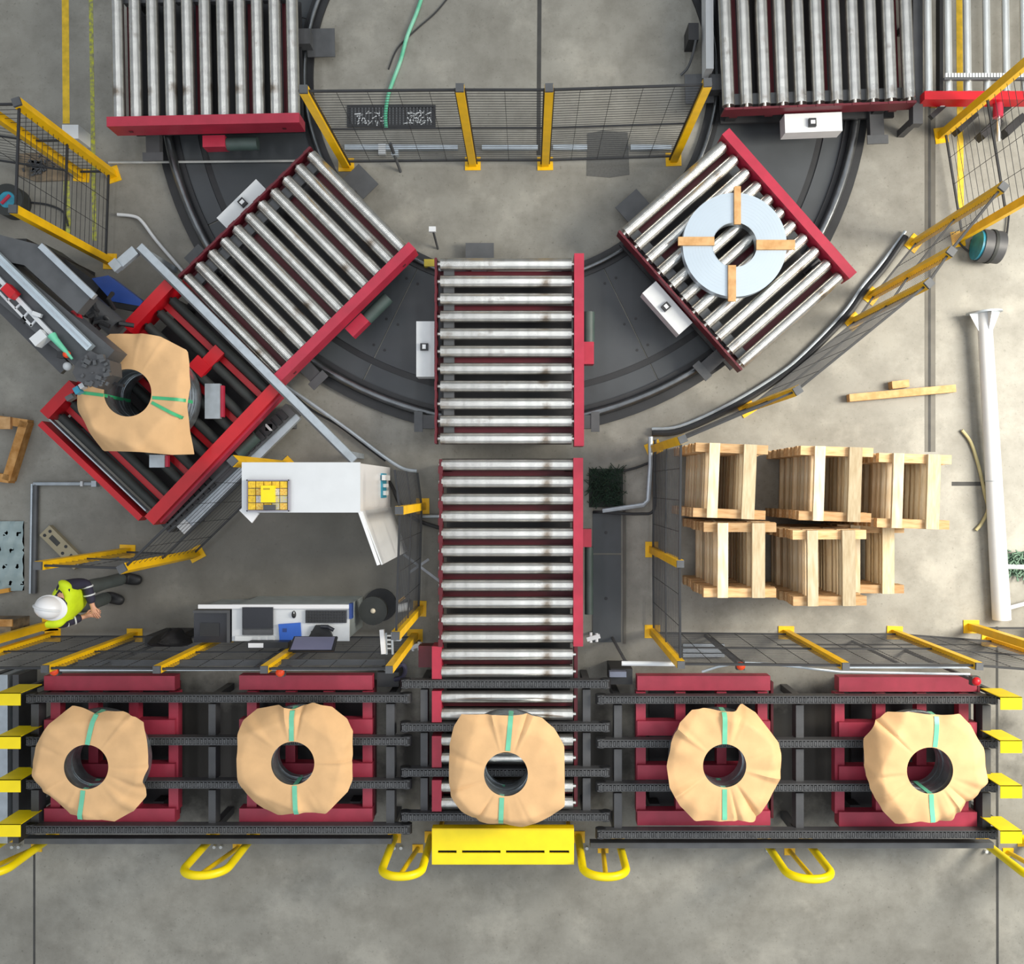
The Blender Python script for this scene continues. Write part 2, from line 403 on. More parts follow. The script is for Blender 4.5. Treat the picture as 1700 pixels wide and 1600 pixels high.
cartlabels = [('empty roller cart in the middle of the curve with vertical red beam on its right', (-.254, 1.552, 0), 0.0, 1.0),
              ('tilted empty roller cart left of the middle one, beside the table with black rollers', (-2.674, 2.561, 0), R(-45.5), 1.0),
              ('tilted roller cart on the right carrying the unwrapped silver coil', (2.335, 2.657, 0), R(41.5), 1.0),
              ('roller cart at the upper left edge with lengthwise rollers and red beam below', (-3.700, 4.985, 0), R(-88.8), 1.0),
              ('roller cart at the upper right edge beside the thin-roller conveyor', (3.300, 5.178, 0), R(92.2), 1.035)]
cart0 = make_cart(cartlabels[0][0])
for i, (lb, loc, rz, sc) in enumerate(cartlabels):
    c = cart0 if i == 0 else copy_tree(cart0)
    c.location = loc; c.rotation_euler = (0, 0, rz); c.scale = (sc, sc, 1); c['label'] = lb; c['group'] = 'roller carts on the circular track'

# ------------------------------------------------------------------ straight conveyor down the middle
k7 = (H - .7) / F
def wy(py, h=.7): return -(py - NY) * (H - h) / F
def wx(px, h=.7): return (px - NX) * (H - h) / F
t = thing('roller_conveyor', 'straight roller conveyor running down the middle to the chain conveyor', 'conveyor', (wx(842), wy(1050), 0))
rys = [771 + 28.75 * k for k in range(13)] + [1158, 1187, 1230, 1260, 1307, 1335]
base = roller_mesh(1.50, 0.069)
for v in base.v: v += Vector((wx(842), 0, 0))
r0 = part('roller', base, STEEL, t)
r0.location = (0, 0, 0)
for i, py in enumerate(rys):
    o = r0 if i == 0 else same(r0, t)
    o.location = (0, wy(py), ZR)
    o.rotation_euler = (0, 0, 0)
# fix mesh offset (mesh was moved by the parent offset)
for v in r0.data.vertices: v.co += Vector((0, wy(1050), 0))
for o in [c for c in t.children if c.name.startswith('roller')]: o.location.y -= wy(1050)
part('side_beam', MB().bx(wx(952, .78), wx(968, .78), wy(1073, .78), wy(760, .78), .5, .78), RED, t)
part('lower_beam', MB().bx(wx(954, .7), wx(960, .7), wy(1345), wy(1073), .40, .58), DRED, t)
lb = part('side_channel', MB().bx(wx(729), wx(734), wy(1072), wy(762), .5, .70), DRED, t)
mb = MB()
for k in range(11): mb.bx(wx(727.5), wx(735), wy(768 + 28.75 * k + 18), wy(768 + 28.75 * k + 6), .70, .706)
part('channel_lip', mb, DRED, lb, stuff=True)
for (a, b) in ((1073, 1127), (1147, 1199), (1222, 1274), (1295, 1347)):
    part('beam_section', MB().bx(wx(717), wx(733), wy(b), wy(a), .42, .7), RED, t)
for i, py in enumerate((786, 843, 901, 958, 987, 1044, 1101, 1172, 1245, 1320)):
    part('cross_beam', MB().bx(wx(733), wx(952), wy(py + 7), wy(py - 7), .38, .50), DRED, t)
part('belly_pan', MB().bx(wx(735), wx(950), wy(1350), wy(765), .16, .20), BLACK, t)
for px in (740, 945):
    for py in (775, 920, 1065, 1340):
        part('leg', MB().bx(wx(px) - .05, wx(px) + .05, wy(py) - .05, wy(py) + .05, 0, .5), BLACK, t)
mb = MB().bx(wx(692), wx(718), wy(1112), wy(1076), .35, .55)
part('motor_mount', mb, DRED, t)
gb = part('gearbox', MB().bx(wx(968, .45), wx(982, .45), wy(908, .45), wy(878, .45), .30, .45), RED, t)
part('motor', MB().cyl((wx(978, .4), wy(908, .4), .37), (wx(978, .4), wy(1020, .4), .37), .05, 14), GREEN, gb)

# ------------------------------------------------------------------ chain conveyors
def chain_conveyor(label, x0, x1, ys, crosses, h=.76, legs=None, w=13):
    kx = (H - h) / F
    c = P((x0 + x1) / 2, (ys[0] + ys[-1]) / 2, 0); t = thing('chain_conveyor', label, 'conveyor', P((x0 + x1) / 2, (ys[0] + ys[-1]) / 2, h) - Vector((0, 0, h)))
    for y in ys:
        A, B = P(x0, y, h), P(x1, y, h); hw = w * kx / 2
        rl = part('chain_rail', MB().bx(A.x, B.x, A.y - hw, A.y + hw, h - .14, h - .03).bx(A.x, B.x, A.y - hw, A.y - hw + .012, h - .03, h - .012).bx(A.x, B.x, A.y + hw - .012, A.y + hw, h - .03, h - .012), CFRAME, t)
        mb = MB(); x = A.x + .02; i = 0
        while x < B.x - .02:
            d = hw * (.72 if i % 2 else .55)
            mb.bx(x - .008, x + .008, A.y - d, A.y + d, h - .03, h); x += .0215; i += 1
        part('chain', mb, CHAIN, rl, stuff=True)
        for e, s in ((A, 1), (B, -1)):
            part('sprocket', MB().cyl((e.x + s * .04, A.y - hw - .01, h - .07), (e.x + s * .04, A.y + hw + .01, h - .07), .06, 14), BLACK, rl)
    for (cx, wd) in crosses:
        for ya, yb in zip(ys, ys[1:]):
            a, b = P(cx, ya, h - .1), P(cx, yb, h - .1)
            part('cross_beam', MB().bx(a.x - wd * kx / 2, a.x + wd * kx / 2, b.y + .06, a.y - .06, h - .26, h - .1), CFRAME, t)
        for y in (ys[0], ys[-1]):
            a = P(cx, y, h - .1)
            part('leg', MB().bx(a.x - .04, a.x + .04, a.y - .04, a.y + .04, 0, h - .14), CFRAME, t)
    return t
tl = chain_conveyor('long black chain conveyor under the two paper-wrapped coils on the left', 42, 680, (1160, 1231, 1303, 1378), ((58, 13), (352, 12), (648, 14)))
tm = chain_conveyor('short black chain transfer under the middle coil, crossing the straight rollers', 666, 1012, (1136, 1208, 1283, 1357), ((704, 12), (974, 13)), .74)
tr = chain_conveyor('long black chain conveyor under the two paper-wrapped coils on the right', 992, 1658, (1162, 1235, 1308, 1386), ((1026, 13), (1328, 13), (1638, 14)))
for tt, ys, xa, xb in ((tl, 1392, 100, 640), (tr, 1399, 1040, 1640)):
    part('front_sill', MB().pbox(xa - 60, ys, xb + 10, ys + 9, .55, .12), DGREY, tt)

def lift(label, x0, x1, ys, vx):
    h = .60; t = thing('lift_frame', label, 'frame', P((x0 + x1) / 2, (ys[0] + ys[3]) / 2, 0), 0.0, 'red lifting frames under the chain conveyors')
    for y in ys:
        part('beam', MB().pbox(x0, y, x1, y + 24, h, .16), FRED, t)
    for v in vx:
        part('rib', MB().pbox(v - 8, ys[0] + 26, v + 8, ys[3] + 2, h - .05, .12), FRED, t)
    part('end_plate', MB().pbox(x1 + 1, ys[0] + 10, x1 + 5, ys[3] + 12, h - .16, .10), DRED, t)
    part('base_pan', MB().pbox(x0 + 20, ys[0] + 12, x1 - 10, ys[3] + 12, .22, .05), BLACK, t)
    for v in (x0 + 30, x1 - 30):
        for y in (ys[0] + 20, ys[3]):
            a = P(v, y, h - .1); part('leg', MB().bx(a.x - .06, a.x + .06, a.y - .06, a.y + .06, 0, h - .16), BLACK, t)
    return t
lift('red lifting frame under the leftmost paper-wrapped coil', 73, 290, (1122, 1195, 1268, 1342), (92, 155, 222, 288))
lift('red lifting frame under the second paper-wrapped coil from the left', 397, 618, (1121, 1194, 1267, 1342), (418, 482, 545, 610))
lift('red lifting frame under the second paper-wrapped coil from the right', 1058, 1279, (1122, 1197, 1270, 1346), (1064, 1130, 1198, 1266))
lift('red lifting frame under the rightmost paper-wrapped coil', 1393, 1622, (1124, 1199, 1272, 1348), (1394, 1462, 1530, 1600))

# yellow chain-end guards
def guard(px0, px1, py, label, group):
    ht, hb = 1.06, .62
    a, b = P(px0, py, ht), P(px1, py + 21, ht)
    t = thing('chain_end_guard', label, 'guard', Vector(((a.x + b.x) / 2, (a.y + b.y) / 2, 0)), 0.0, group)
    part('top_plate', MB().bx(a.x, b.x, b.y, a.y, ht - .008, ht), YEL2, t)
    part('side_plate', MB().prism3([(a.x, a.y, ht), (b.x, a.y, ht), (b.x, a.y, hb), (a.x, a.y, hb)], (0, -.008, 0)), YEL2, t)
    sx = a.x + .06 if px0 < 877 else b.x - .06
    part('stand', MB().bx(sx - .03, sx + .03, (a.y + b.y) / 2 - .03, (a.y + b.y) / 2 + .03, 0, ht - .008), DGREY, t)
for i, y in enumerate((1150, 1222, 1294, 1368)):
    nm = ('topmost', 'second from the top', 'third from the top', 'lowest')[i]
    guard(-6, 34, y, 'yellow chain-end guard at the left edge, %s of four' % nm, 'left chain-end guards')
for i, y in enumerate((1157, 1229, 1304, 1379)):
    nm = ('topmost', 'second from the top', 'third from the top', 'lowest')[i]
    guard(1661, 1697, y, 'yellow chain-end guard at the right edge, %s of four' % nm, 'right chain-end guards')

# yellow slotted guard plate in front of the middle coil
h = .72
t = thing('guard_plate', 'flat yellow slotted guard plate in front of the middle coil', 'guard', P(835, 1405, 0))
mb = MB().pbox(717, 1376, 953, 1411.5, h, .02).pbox(717, 1416, 953, 1435, h, .02)
for a, b in ((717, 727), (758, 767), (831, 840), (904, 912), (945, 953)): mb.pbox(a, 1411.5, b, 1416, h, .02)
part('top_plate', mb, YEL2, t)
part('front_lip', MB().pbox(717, 1433.5, 953, 1435, h, .25), YEL2, t)
part('back_lip', MB().pbox(717, 1375, 953, 1377, h + .01, .12), YEL, t)
part('slot_backing', MB().pbox(722, 1408, 948, 1420, h - .06, .01), BLACK, t)
for x in (722, 944):
    part('leg', MB().pbox(x, 1395, x + 6, 1412, h - .02, h - .02), YELD, t)

# yellow crash hoops
def hoop(b0, b1, label, strut=True, ht=1.12):
    a, b = P(*b0), P(*b1); t = thing('crash_hoop', label, 'barrier', (a + b) / 2, 0.0, 'yellow crash hoops along the front')
    r = min(.24, (b - a).length / 2 - .01); d = (b - a).normalized(); up = Vector((0, 0, 1)); pts = [a]
    for k in range(9):
        an = PI - PI / 2 * k / 8; pts.append(a + d * (r + r * math.cos(an)) + up * (ht - r + r * math.sin(an)))
    for k in range(9):
        an = PI / 2 - PI / 2 * k / 8; pts.append(b - d * (r - r * math.cos(an)) + up * (ht - r + r * math.sin(an)))
    pts.append(b)
    part('hoop_tube', MB().tube(pts, .046, 12), YEL2, t)
    for q in (a, b): part('foot_plate', MB().box((q.x, q.y, .006), (.16, .14, .012)), YELD, t)
    if strut:
        m = (a + b) / 2; q = m + Vector((0.06, -.14, 0))
        part('strut', MB().tube([q, m + up * (ht - .05)], .028, 10), YEL, t)
        part('foot_plate', MB().box((q.x, q.y, .006), (.13, .10, .012)), YELD, t)
        for e in (.2, .28): part('anchor_bolt', MB().cyl((q.x - e, q.y + .02, 0), (q.x - e, q.y + .02, .05), .02, 8), SILVER, t)
hoop((354, 1388), (421, 1387), 'yellow tube crash hoop on the floor below the gap between the two left coils')
hoop((655, 1389), (716, 1389), 'yellow tube crash hoop just left of the slotted guard plate')
hoop((960, 1389), (1026, 1390), 'yellow tube crash hoop just right of the slotted guard plate')
hoop((1268, 1393), (1337, 1393), 'yellow tube crash hoop on the floor below the second coil from the right')
hoop((18, 1388), (88, 1387), 'yellow tube crash hoop cut by the left edge of the frame')
hoop((1630, 1395), (1700, 1395), 'yellow tube crash hoop cut by the right edge of the frame')

# ------------------------------------------------------------------ paper-wrapped coil stacks
def resample(poly, c, n):
    out = []
    for k in range(n):
        a = 2 * PI * k / n; d = Vector((math.cos(a), math.sin(a))); best = 0.0
        for p, q in zip(poly, poly[1:] + poly[:1]):
            p2, q2 = Vector((p.x - c.x, p.y - c.y)), Vector((q.x - c.x, q.y - c.y)); e = q2 - p2
            den = d.x * e.y - d.y * e.x
            if abs(den) < 1e-9: continue
            tt = (p2.x * e.y - p2.y * e.x) / den; u = (p2.x * d.y - p2.y * d.x) / den
            if tt > 0 and -1e-6 <= u <= 1 + 1e-6: best = max(best, tt)
        out.append(best)
    return out
def paper_mesh(c, rin, rad, n, h, seed, fold=.032, droop=.02):
    rnd = random.Random(seed); ph = [rnd.uniform(0, 6.3) for _ in range(8)]; chords = [(rnd.uniform(0, 6.3), rnd.uniform(.46, .55), rnd.uniform(.3, .6)) for _ in range(6)]; M = 20; vs = []; fs = []
    cre = [(rnd.uniform(0, 2 * PI), rnd.uniform(.05, .12), rnd.uniform(-1, 1) * fold) for _ in range(10)]
    for i in range(M + 1):
        s = i / M
        for k in range(n):
            a = 2 * PI * k / n; r = rin + (rad[k] - rin) * s
            z = h + fold * .5 * s * (math.sin(5 * a + ph[0] + 2 * s) + .7 * math.sin(9 * a + ph[1]) * s + .5 * math.sin(14 * a + ph[2] - 3 * s) * s)
            for (ca, wd, am) in cre:
                da = (a - ca + PI) % (2 * PI) - PI
                z += am * s * max(0, 1 - abs(da) / wd) * 1.3
            ex = max(0, (r - .56)); z -= droop * ex * 9 + .012 * s ** 6
            for (ca, ds, sl) in chords: z -= sl * max(0.0, r * math.cos(a - ca) - ds)
            vs.append((c.x + r * math.cos(a), c.y + r * math.sin(a), z))
    for i in range(M):
        for k in range(n): fs.append((i * n + k, i * n + (k + 1) % n, (i + 1) * n + (k + 1) % n, (i + 1) * n + k))
    m0 = len(vs)                       # folded-down underside edge
    for k in range(n):
        x, y, z = vs[M * n + k]; v = Vector((c.x - x, c.y - y)).normalized() * .03
        vs.append((x + v.x, y + v.y, z - .045))
    for k in range(n): fs.append((M * n + k, M * n + (k + 1) % n, m0 + (k + 1) % n, m0 + k))
    return MB().add(vs, fs), vs, M
def coil_stack(label, hole, rh, outline, h, zb, layers, straps, seed, ro=.56, group='coils wrapped in brown paper', smat=STRAP, sw=.052, fold=.032):
    c = P(hole[0], hole[1], h); rin = rh * (H - h) / F
    t = thing('wrapped_coil', label, 'coil', (c.x, c.y, zb), 0.0, group)
    th = (h - .075 - zb) / layers
    for i in range(layers):
        z = zb + th * i; dx, dy = random.uniform(-.008, .008), random.uniform(-.008, .008)
        cl = part('steel_coil', MB().ring((c.x + dx, c.y + dy), rin + .004, ro if i < layers - 1 else min(ro, .47), z, z + th - .012, 72), COILS, t)
    n = 180; rad = resample([P(x, y, h) for x, y in outline], c, n)
    mb, vs, M = paper_mesh(c, rin - .004, rad, n, h, seed, fold)
    part('paper_cover', mb, PAPER, t)
    for st in straps:
        a, b = P(st[0], st[1], h), P(st[2], st[3], h); d = (b - a).normalized(); sd = Vector((-d.y, d.x, 0)) * sw / 2; v2 = []; N = 18
        for i in range(N + 1):
            p = a + (b - a) * i / N; rr = (Vector((p.x, p.y)) - Vector((c.x, c.y))).length; an = math.atan2(p.y - c.y, p.x - c.x) % (2 * PI)
            k = int(an / (2 * PI) * n) % n; s = min(1, max(0, (rr - rin) / (rad[k] - rin))); i2 = min(M, int(round(s * M)))
            z = max(vs[i2 * n + (k + j) % n][2] for j in (-2, -1, 0, 1, 2)) + .006
            v2 += [p + sd + Vector((0, 0, z - h)), p - sd + Vector((0, 0, z - h))]
        # run down the outside and into the bore
        e = v2[-2:]; o_ = d * .012
        v2 += [e[0] + o_ - Vector((0, 0, .18)), e[1] + o_ - Vector((0, 0, .18))]
        pre = [v2[0] - d * .008 - Vector((0, 0, h - zb - .02)), v2[1] - d * .008 - Vector((0, 0, h - zb - .02))]
        v2 = pre + v2
        part('strap', MB().add(v2, [(2 * i, 2 * i + 1, 2 * i + 3, 2 * i + 2) for i in range(len(v2) // 2 - 1)]), smat, t)
    return t
ZC = .762
coil_stack('leftmost paper-wrapped coil on the chain conveyor', (143, 1273), 37.5,
    [(112, 1175), (125, 1178), (155, 1188), (170, 1183), (200, 1183), (222, 1192), (236, 1200), (240, 1222), (243, 1258), (243, 1275), (236, 1298), (235, 1328), (215, 1352), (182, 1370), (165, 1363), (140, 1361), (90, 1362), (68, 1327), (50, 1290), (49, 1265), (54, 1238), (80, 1202)], 1.16, ZC, 3, ((145, 1236, 156, 1188), (138, 1312, 133, 1360)), 3)
coil_stack('paper-wrapped coil second from the left on the chain conveyor', (486, 1267), 36.5,
    [(460, 1173), (484, 1180), (515, 1171), (545, 1180), (570, 1200), (581, 1220), (582, 1300), (575, 1318), (540, 1352), (505, 1351), (485, 1353), (455, 1360), (430, 1352), (402, 1325), (393, 1300), (392, 1220), (398, 1200), (420, 1182)], 1.12, ZC, 3, ((484, 1230, 484, 1181), (489, 1304, 492, 1352)), 11)
coil_stack('paper-wrapped coil in the middle, behind the yellow slotted plate', (840, 1285), 37,
    [(765, 1189), (810, 1188), (835, 1189), (850, 1190), (875, 1188), (900, 1195), (920, 1212), (937, 1240), (938, 1340), (915, 1360), (866, 1381), (838, 1374), (795, 1372), (765, 1350), (748, 1325), (744, 1300), (745, 1240), (752, 1210)], 1.22, .745, 5, ((843, 1246, 848, 1190), (833, 1324, 831, 1373)), 23, ro=.60)
coil_stack('paper-wrapped coil second from the right on the chain conveyor', (1203, 1271), 36.5,
    [(1150, 1180), (1170, 1177), (1195, 1182), (1225, 1182), (1240, 1176), (1262, 1190), (1277, 1210), (1300, 1240), (1301, 1280), (1295, 1305), (1275, 1340), (1259, 1370), (1235, 1362), (1200, 1364), (1155, 1365), (1130, 1340), (1112, 1308), (1108, 1275), (1115, 1235), (1130, 1200)], 1.14, ZC, 3, ((1203, 1235, 1203, 1183), (1203, 1310, 1203, 1361)), 31, fold=.045)
coil_stack('rightmost paper-wrapped coil on the chain conveyor', (1544, 1279), 39,
    [(1480, 1186), (1510, 1183), (1545, 1187), (1565, 1188), (1592, 1184), (1615, 1205), (1640, 1245), (1644, 1270), (1644, 1300), (1620, 1335), (1590, 1370), (1560, 1366), (1530, 1364), (1494, 1374), (1470, 1350), (1452, 1315), (1445, 1280), (1447, 1235), (1460, 1205)], 1.2, ZC, 4, ((1552, 1240, 1556, 1190), (1546, 1318, 1548, 1364)), 43, fold=.045)

# unwrapped silver coil on the right cart
c = P(1220, 406, .84)
t = thing('bare_coil', 'unwrapped silver steel coil with four wooden battens on the right cart', 'coil', (c.x, c.y, .702))
part('steel_coil', MB().ring(c, .252, .585, .712, .835, 96), COIL, t)
mb = MB()
for k in range(9): mb.ring(c, .27 + .035 * k, .271 + .035 * k, .835, .8358, 96)
part('winding_edge', mb, GALV, t, stuff=True)
mb = MB().ring(c, .249, .254, .71, .838, 72); part('bore_liner', mb, COILS, t)
for (x0, y0, x1, y1) in ((1219, 309, 1230, 372), (1126, 393, 1186, 407), (1256, 398, 1320, 414), (1209, 440, 1222, 500)):
    a, b = P(x0, y0, .865), P(x1, y1, .865)
    o = single('wooden_batten', MB().bx(a.x, b.x, b.y, a.y, .836, .866), BATTEN, 'pale wooden batten lying on the %s of the bare silver coil' % ('top side' if y1 < 390 else 'bottom side' if y0 > 430 else 'left side' if x0 < 1200 else 'right side'), 'batten', 'battens on the bare coil')

# ------------------------------------------------------------------ tilting table with black rollers
TC = Vector((-4.17, .95, 0)); TA = R(-43.5)
t = thing('tilting_table', 'red framed table with black rollers under the large coil stack', 'table', TC, TA)
r0 = part('roller', roller_mesh(1.5, .054), RUB, t); r0.location = (0, -.92, .64)
for k in range(1, 10): same(r0, t, (0, -.92 + .205 * k, .64))
part('side_beam', MB().bx(.76, .90, -1.05, 1.02, .45, .78), RED2, t)
part('beam_edge', MB().bx(.90, .925, -1.0, 1.0, .55, .70), RED, t)
part('side_beam', MB().bx(-.92, -.79, -1.0, -.52, .45, .78), RED2, t)
part('side_beam', MB().bx(-.92, -.79, .35, 1.05, .45, .78), RED2, t)
part('side_beam', MB().bx(-.92, -.79, -.52, .35, .45, .60), RED2, t)
part('end_beam', MB().bx(-.86, .72, -1.16, -1.09, .5, .70), RED2, t)
part('end_trim', MB().bx(-.82, .70, -1.03, -1.015, .6, .69), GALV, t)
for x in (-.55, -.35, .3, .5): part('gusset', MB().prism3([(x, -1.16, .4), (x + .1, -1.16, .4), (x + .05, -1.23, .4)], (0, 0, .06)), RED2, t)
for y in (-.82, -.41, .0, .41, .82):
    part('cross_beam', MB().bx(-.79, .76, y - .035, y + .035, .45, .58), RED2, t)
part('belly_pan', MB().bx(-.78, .75, -1.0, 1.0, .14, .2), BLACK, t)
for x, y in ((-.7, -.9), (.7, -.9), (-.7, .9), (.7, .9)): part('leg', MB().bx(x - .06, x + .06, y - .06, y + .06, 0, .45), BLACK, t)
def T2(px, py, h):
    v = P(px, py, h) - TC; return Matrix.Rotation(-TA, 3, 'Z') @ Vector((v.x, v.y, h))
q = T2(352, 593, .70); part('lift_plate', MB().box((q.x, q.y, .68), (.14, .26, .05)), RED2, t)
q = T2(332, 608, .70); part('lift_plate', MB().box((q.x, q.y, .69), (.2, .16, .07)), RED2, t)
for (a, b, c2, d2) in ((341, 637, 366, 695), (249, 755, 274, 776)):
    q = T2((a + c2) / 2, (b + d2) / 2, .74); k = (H - .74) / F
    part('support_pad', MB().box((q.x, q.y, .73), ((c2 - a) * k, (d2 - b) * k, .06), rz=-TA), GALV, t)
    q = T2(c2 + 3, (b + d2) / 2, .74); part('pad_edge', MB().box((q.x, q.y, .72), (5 * k, (d2 - b) * k * .9, .05), rz=-TA), RED, t)
coil_stack('largest paper-covered coil stack with green straps on the black rollers', (212, 652), 40,
    [(163, 566), (180, 553), (235, 553), (265, 558), (307, 580), (310, 605), (311, 640), (305, 680), (302, 715), (302, 752), (275, 754), (230, 750), (150, 747), (135, 705), (119, 680), (121, 655), (140, 645), (150, 615), (178, 600)], 1.36, .70, 8,
    ((253, 660, 305, 664), (252, 668, 297, 692), (172, 656, 132, 651)), 57, ro=.55, group='coils wrapped in brown paper', smat=STRAPG, sw=.035)

# low cable carrier and rails beside the table
t = thing('cable_carrier', 'dark low cable carrier lying beside the red beam of the tilting table', 'carrier', P(370, 790, 0))
A, B = P(272, 876, .35), P(482, 678, .35)
part('trough', MB().bar((A.x, A.y, .2), (B.x, B.y, .2), .16, .3), DGREY, t)
d = (B - A).normalized(); n_ = Vector((-d.y, d.x, 0))
L = (B - A).length; i = 0
for k in range(int(L / .09)):
    p = A + d * (.05 + .09 * k); 
    if k < 9 or 11 < k < 22: part('link', MB().bar(Vector((p.x, p.y, .375)) + n_ * .06, Vector((p.x, p.y, .375)) - n_ * .06, .06, .05), BLACK, t)
part('drive_motor', MB().cyl(A + d * 1.25 + n_ * .02 + Vector((0, 0, .05)), A + d * 1.55 + n_ * .02 + Vector((0, 0, .05)), .07, 16), GREEN, t)
part('lug', MB().box(A + d * 1.72 + Vector((0, 0, .02)), (.08, .08, .06)), SILVER, t)
t = thing('steel_rail', 'grey steel rail with white end cap behind the white cabinet', 'rail', P(400, 785, 0))
A, B = P(300, 880, .3), P(492, 688, .3); d = (B - A).normalized()
part('channel', MB().bar((A.x, A.y, .26), (B.x, B.y, .26), .125, .08), GALV, t)
part('end_cap', MB().bar(A + Vector((0, 0, .005)), A + d * .13 + Vector((0, 0, .005)), .13, .02), WHITE, t)
for s in (.1, .5, .92):
    p = A + (B - A) * s; part('foot', MB().bx(p.x - .04, p.x + .04, p.y - .04, p.y + .04, 0, .22), DGREY, t)
t = thing('steel_gantry', 'long pale galvanised guide frame crossing diagonally beside the tilted cart', 'frame', P(410, 585, 0))
A, B, D = P(231, 408, .85), P(588, 764, .85), P(193, 441, .85)
part('long_channel', MB().bar((A.x, A.y, .82), (B.x, B.y, .82), .085, .06), GALV, t)
part('channel_lip', MB().bar((A.x - .03, A.y - .04, .80), (B.x - .03, B.y - .04, .80), .02, .10), DGREY, t)
part('short_channel', MB().bar((A.x - .05, A.y - .043, .816), (D.x, D.y, .816), .11, .06), GALV, t)
part('end_plate', MB().box(D, (.1, .12, .08), rz=R(40)), GALV, t)
for s in (.03, .97):
    p = A + (B - A) * s; part('foot', MB().bx(p.x - .03, p.x + .03, p.y - .03, p.y + .03, 0, .8), GALV, t)

# ------------------------------------------------------------------ strapping machine
t = thing('strapping_machine', 'grey strapping machine arm reaching in from the left over the coil stack', 'machine', P(120, 470, 0))
z = 1.76
def mbar(name, x0, y0, x1, y1, wpx, h, th, m, **k):
    a, b = P(x0, y0, h), P(x1, y1, h); a.z = b.z = h - th / 2
    return part(name, MB().bar(a, b, wpx * (H - h) / F, th), m, t, **k)
mbar('boom', -80, 395, 170, 605, 62, z, .30, DGREY)
part('back_panel', MB().poly([P(-60, 372, 1.78), P(12, 393, 1.78), P(72, 408, 1.78), P(152, 492, 1.78), P(128, 520, 1.78), P(40, 440, 1.78), P(-60, 420, 1.78)], 1.64, 1.78), DGREY, t)
mbar('panel_edge', 66, 407, 155, 492, 10, 1.81, .05, GALV)
mbar('slide_rail', -60, 372, 148, 577, 13, z + .12, .08, ALU)
mbar('slide_groove', -60, 372, 146, 575, 3, z + .125, .02, GALV)
mbar('rack_bar', -60, 402, 90, 560, 7, z + .05, .04, WHITE)
mbar('rack_bar', -60, 424, 52, 541, 4, z + .02, .03, WHITE)
for (x0, y0, x1, y1) in ((12, 498, 22, 490), (25, 512, 36, 502), (38, 527, 48, 516), (50, 541, 60, 530), (0, 480, 10, 470)):
    mbar('rack_rung', x0, y0, x1, y1, 3, z + .02, .03, WHITE)
part('red_unit', MB().box(P(18, 484, z + .1), (.09, .13, .1), rz=R(45)), RED2, t)
part('sensor_box', MB().box(P(68, 562, z + .06), (.15, .10, .12), rz=R(40)), WHITE, t)
part('clip', MB().box(P(62, 522, z + .06), (.09, .04, .04), rz=R(-20)), WHITE, t)
part('clip', MB().box(P(40, 532, z), (.05, .05, .04), rz=R(-45)), BLACK, t)
part('bottle', MB().tube([P(86, 556, z + .08), P(92, 564, z + .08), P(108, 582, z + .08), P(120, 596, z + .08)], .045, 10, .012), STRAP, t)
mbar('e_stop_body', 94, 588, 106, 589, 11, z + .06, .07, BLACK)
part('e_stop_button', MB().dome(P(111, 588, z + .06), .04, .04, .04), ORANGE, t)
mbar('hose_run', -60, 445, 108, 612, 22, z - .1, .06, CFRAME)
part('strapping_head', MB().poly([P(128, 600, z + .1), P(150, 582, z + .1), P(182, 598, z + .1), P(184, 622, z + .1), P(160, 644, z + .1), P(128, 632, z + .1), P(120, 618, z + .1)], z - .16, z + .1), CFRAME, t)
mb = MB(); rr = random.Random(5)
for k in range(26):
    p = P(rr.uniform(138, 182), rr.uniform(590, 640), z + .1); s = rr.uniform(.015, .045)
    mb.box(p + Vector((0, 0, s / 3)), (s * 1.5, s, s), rz=rr.uniform(0, 3))
part('head_fittings', mb, DGREY, t, stuff=True)
part('head_knob', MB().dome(P(112, 608, z), .045, .045, .04).cyl(P(112, 608, z - .1), P(112, 608, z), .03, 10), SILVER, t)
part('head_valve', MB().box(P(130, 648, z - .02), (.06, .07, .08), rz=R(30)), TEAL, t)
part('head_valve', MB().box(P(138, 641, z - .02), (.05, .05, .08), rz=R(30)), SILVER, t)
part('head_valve', MB().box(P(118, 660, z - .1), (.08, .05, .08), rz=R(30)), DGREY, t)
mbar('needle', 170, 632, 205, 640, 5, z - .1, .03, BLACK)
part('column', MB().bar(P(140, 470, 0), P(140, 470, 0) + Vector((0, 0, 1.5)), .26, .26), BLACK, t)
part('base_block', MB().bar(P(70, 436, .5), P(165, 505, .5), .42, .45), BLACK, t)
hd = part('blue_hood', MB().prism3([P(152, 462, .78), P(180, 457, .78), P(237, 500, .78), P(232, 508, .78), P(186, 500, .78)], (0, 0, -.16)), BLUE, t)
part('hood_edge', MB().prism3([P(186, 501, .78), P(233, 508, .78), P(222, 516, .75), P(182, 508, .75)], (0, 0, -.1)), BLACK, t)
mb = MB()
for k in range(14):
    a = P(rr.uniform(130, 195), rr.uniform(512, 545), .9); b = a + Vector((rr.uniform(-.25, .25), rr.uniform(-.25, .25), rr.uniform(.0, .25)))
    mb.tube([a, (a + b) / 2 + Vector((0, 0, .12)), b], .025, 8)
part('cable_loops', mb, BLACK, t, stuff=True)
part('red_knob', MB().box(P(127, 525, 1.6), (.06, .10, .12), rz=R(20)), RED2, t)
part('motor', MB().cyl(P(150, 505, .95), P(195, 545, .95), .12, 18), CFRAME, t)

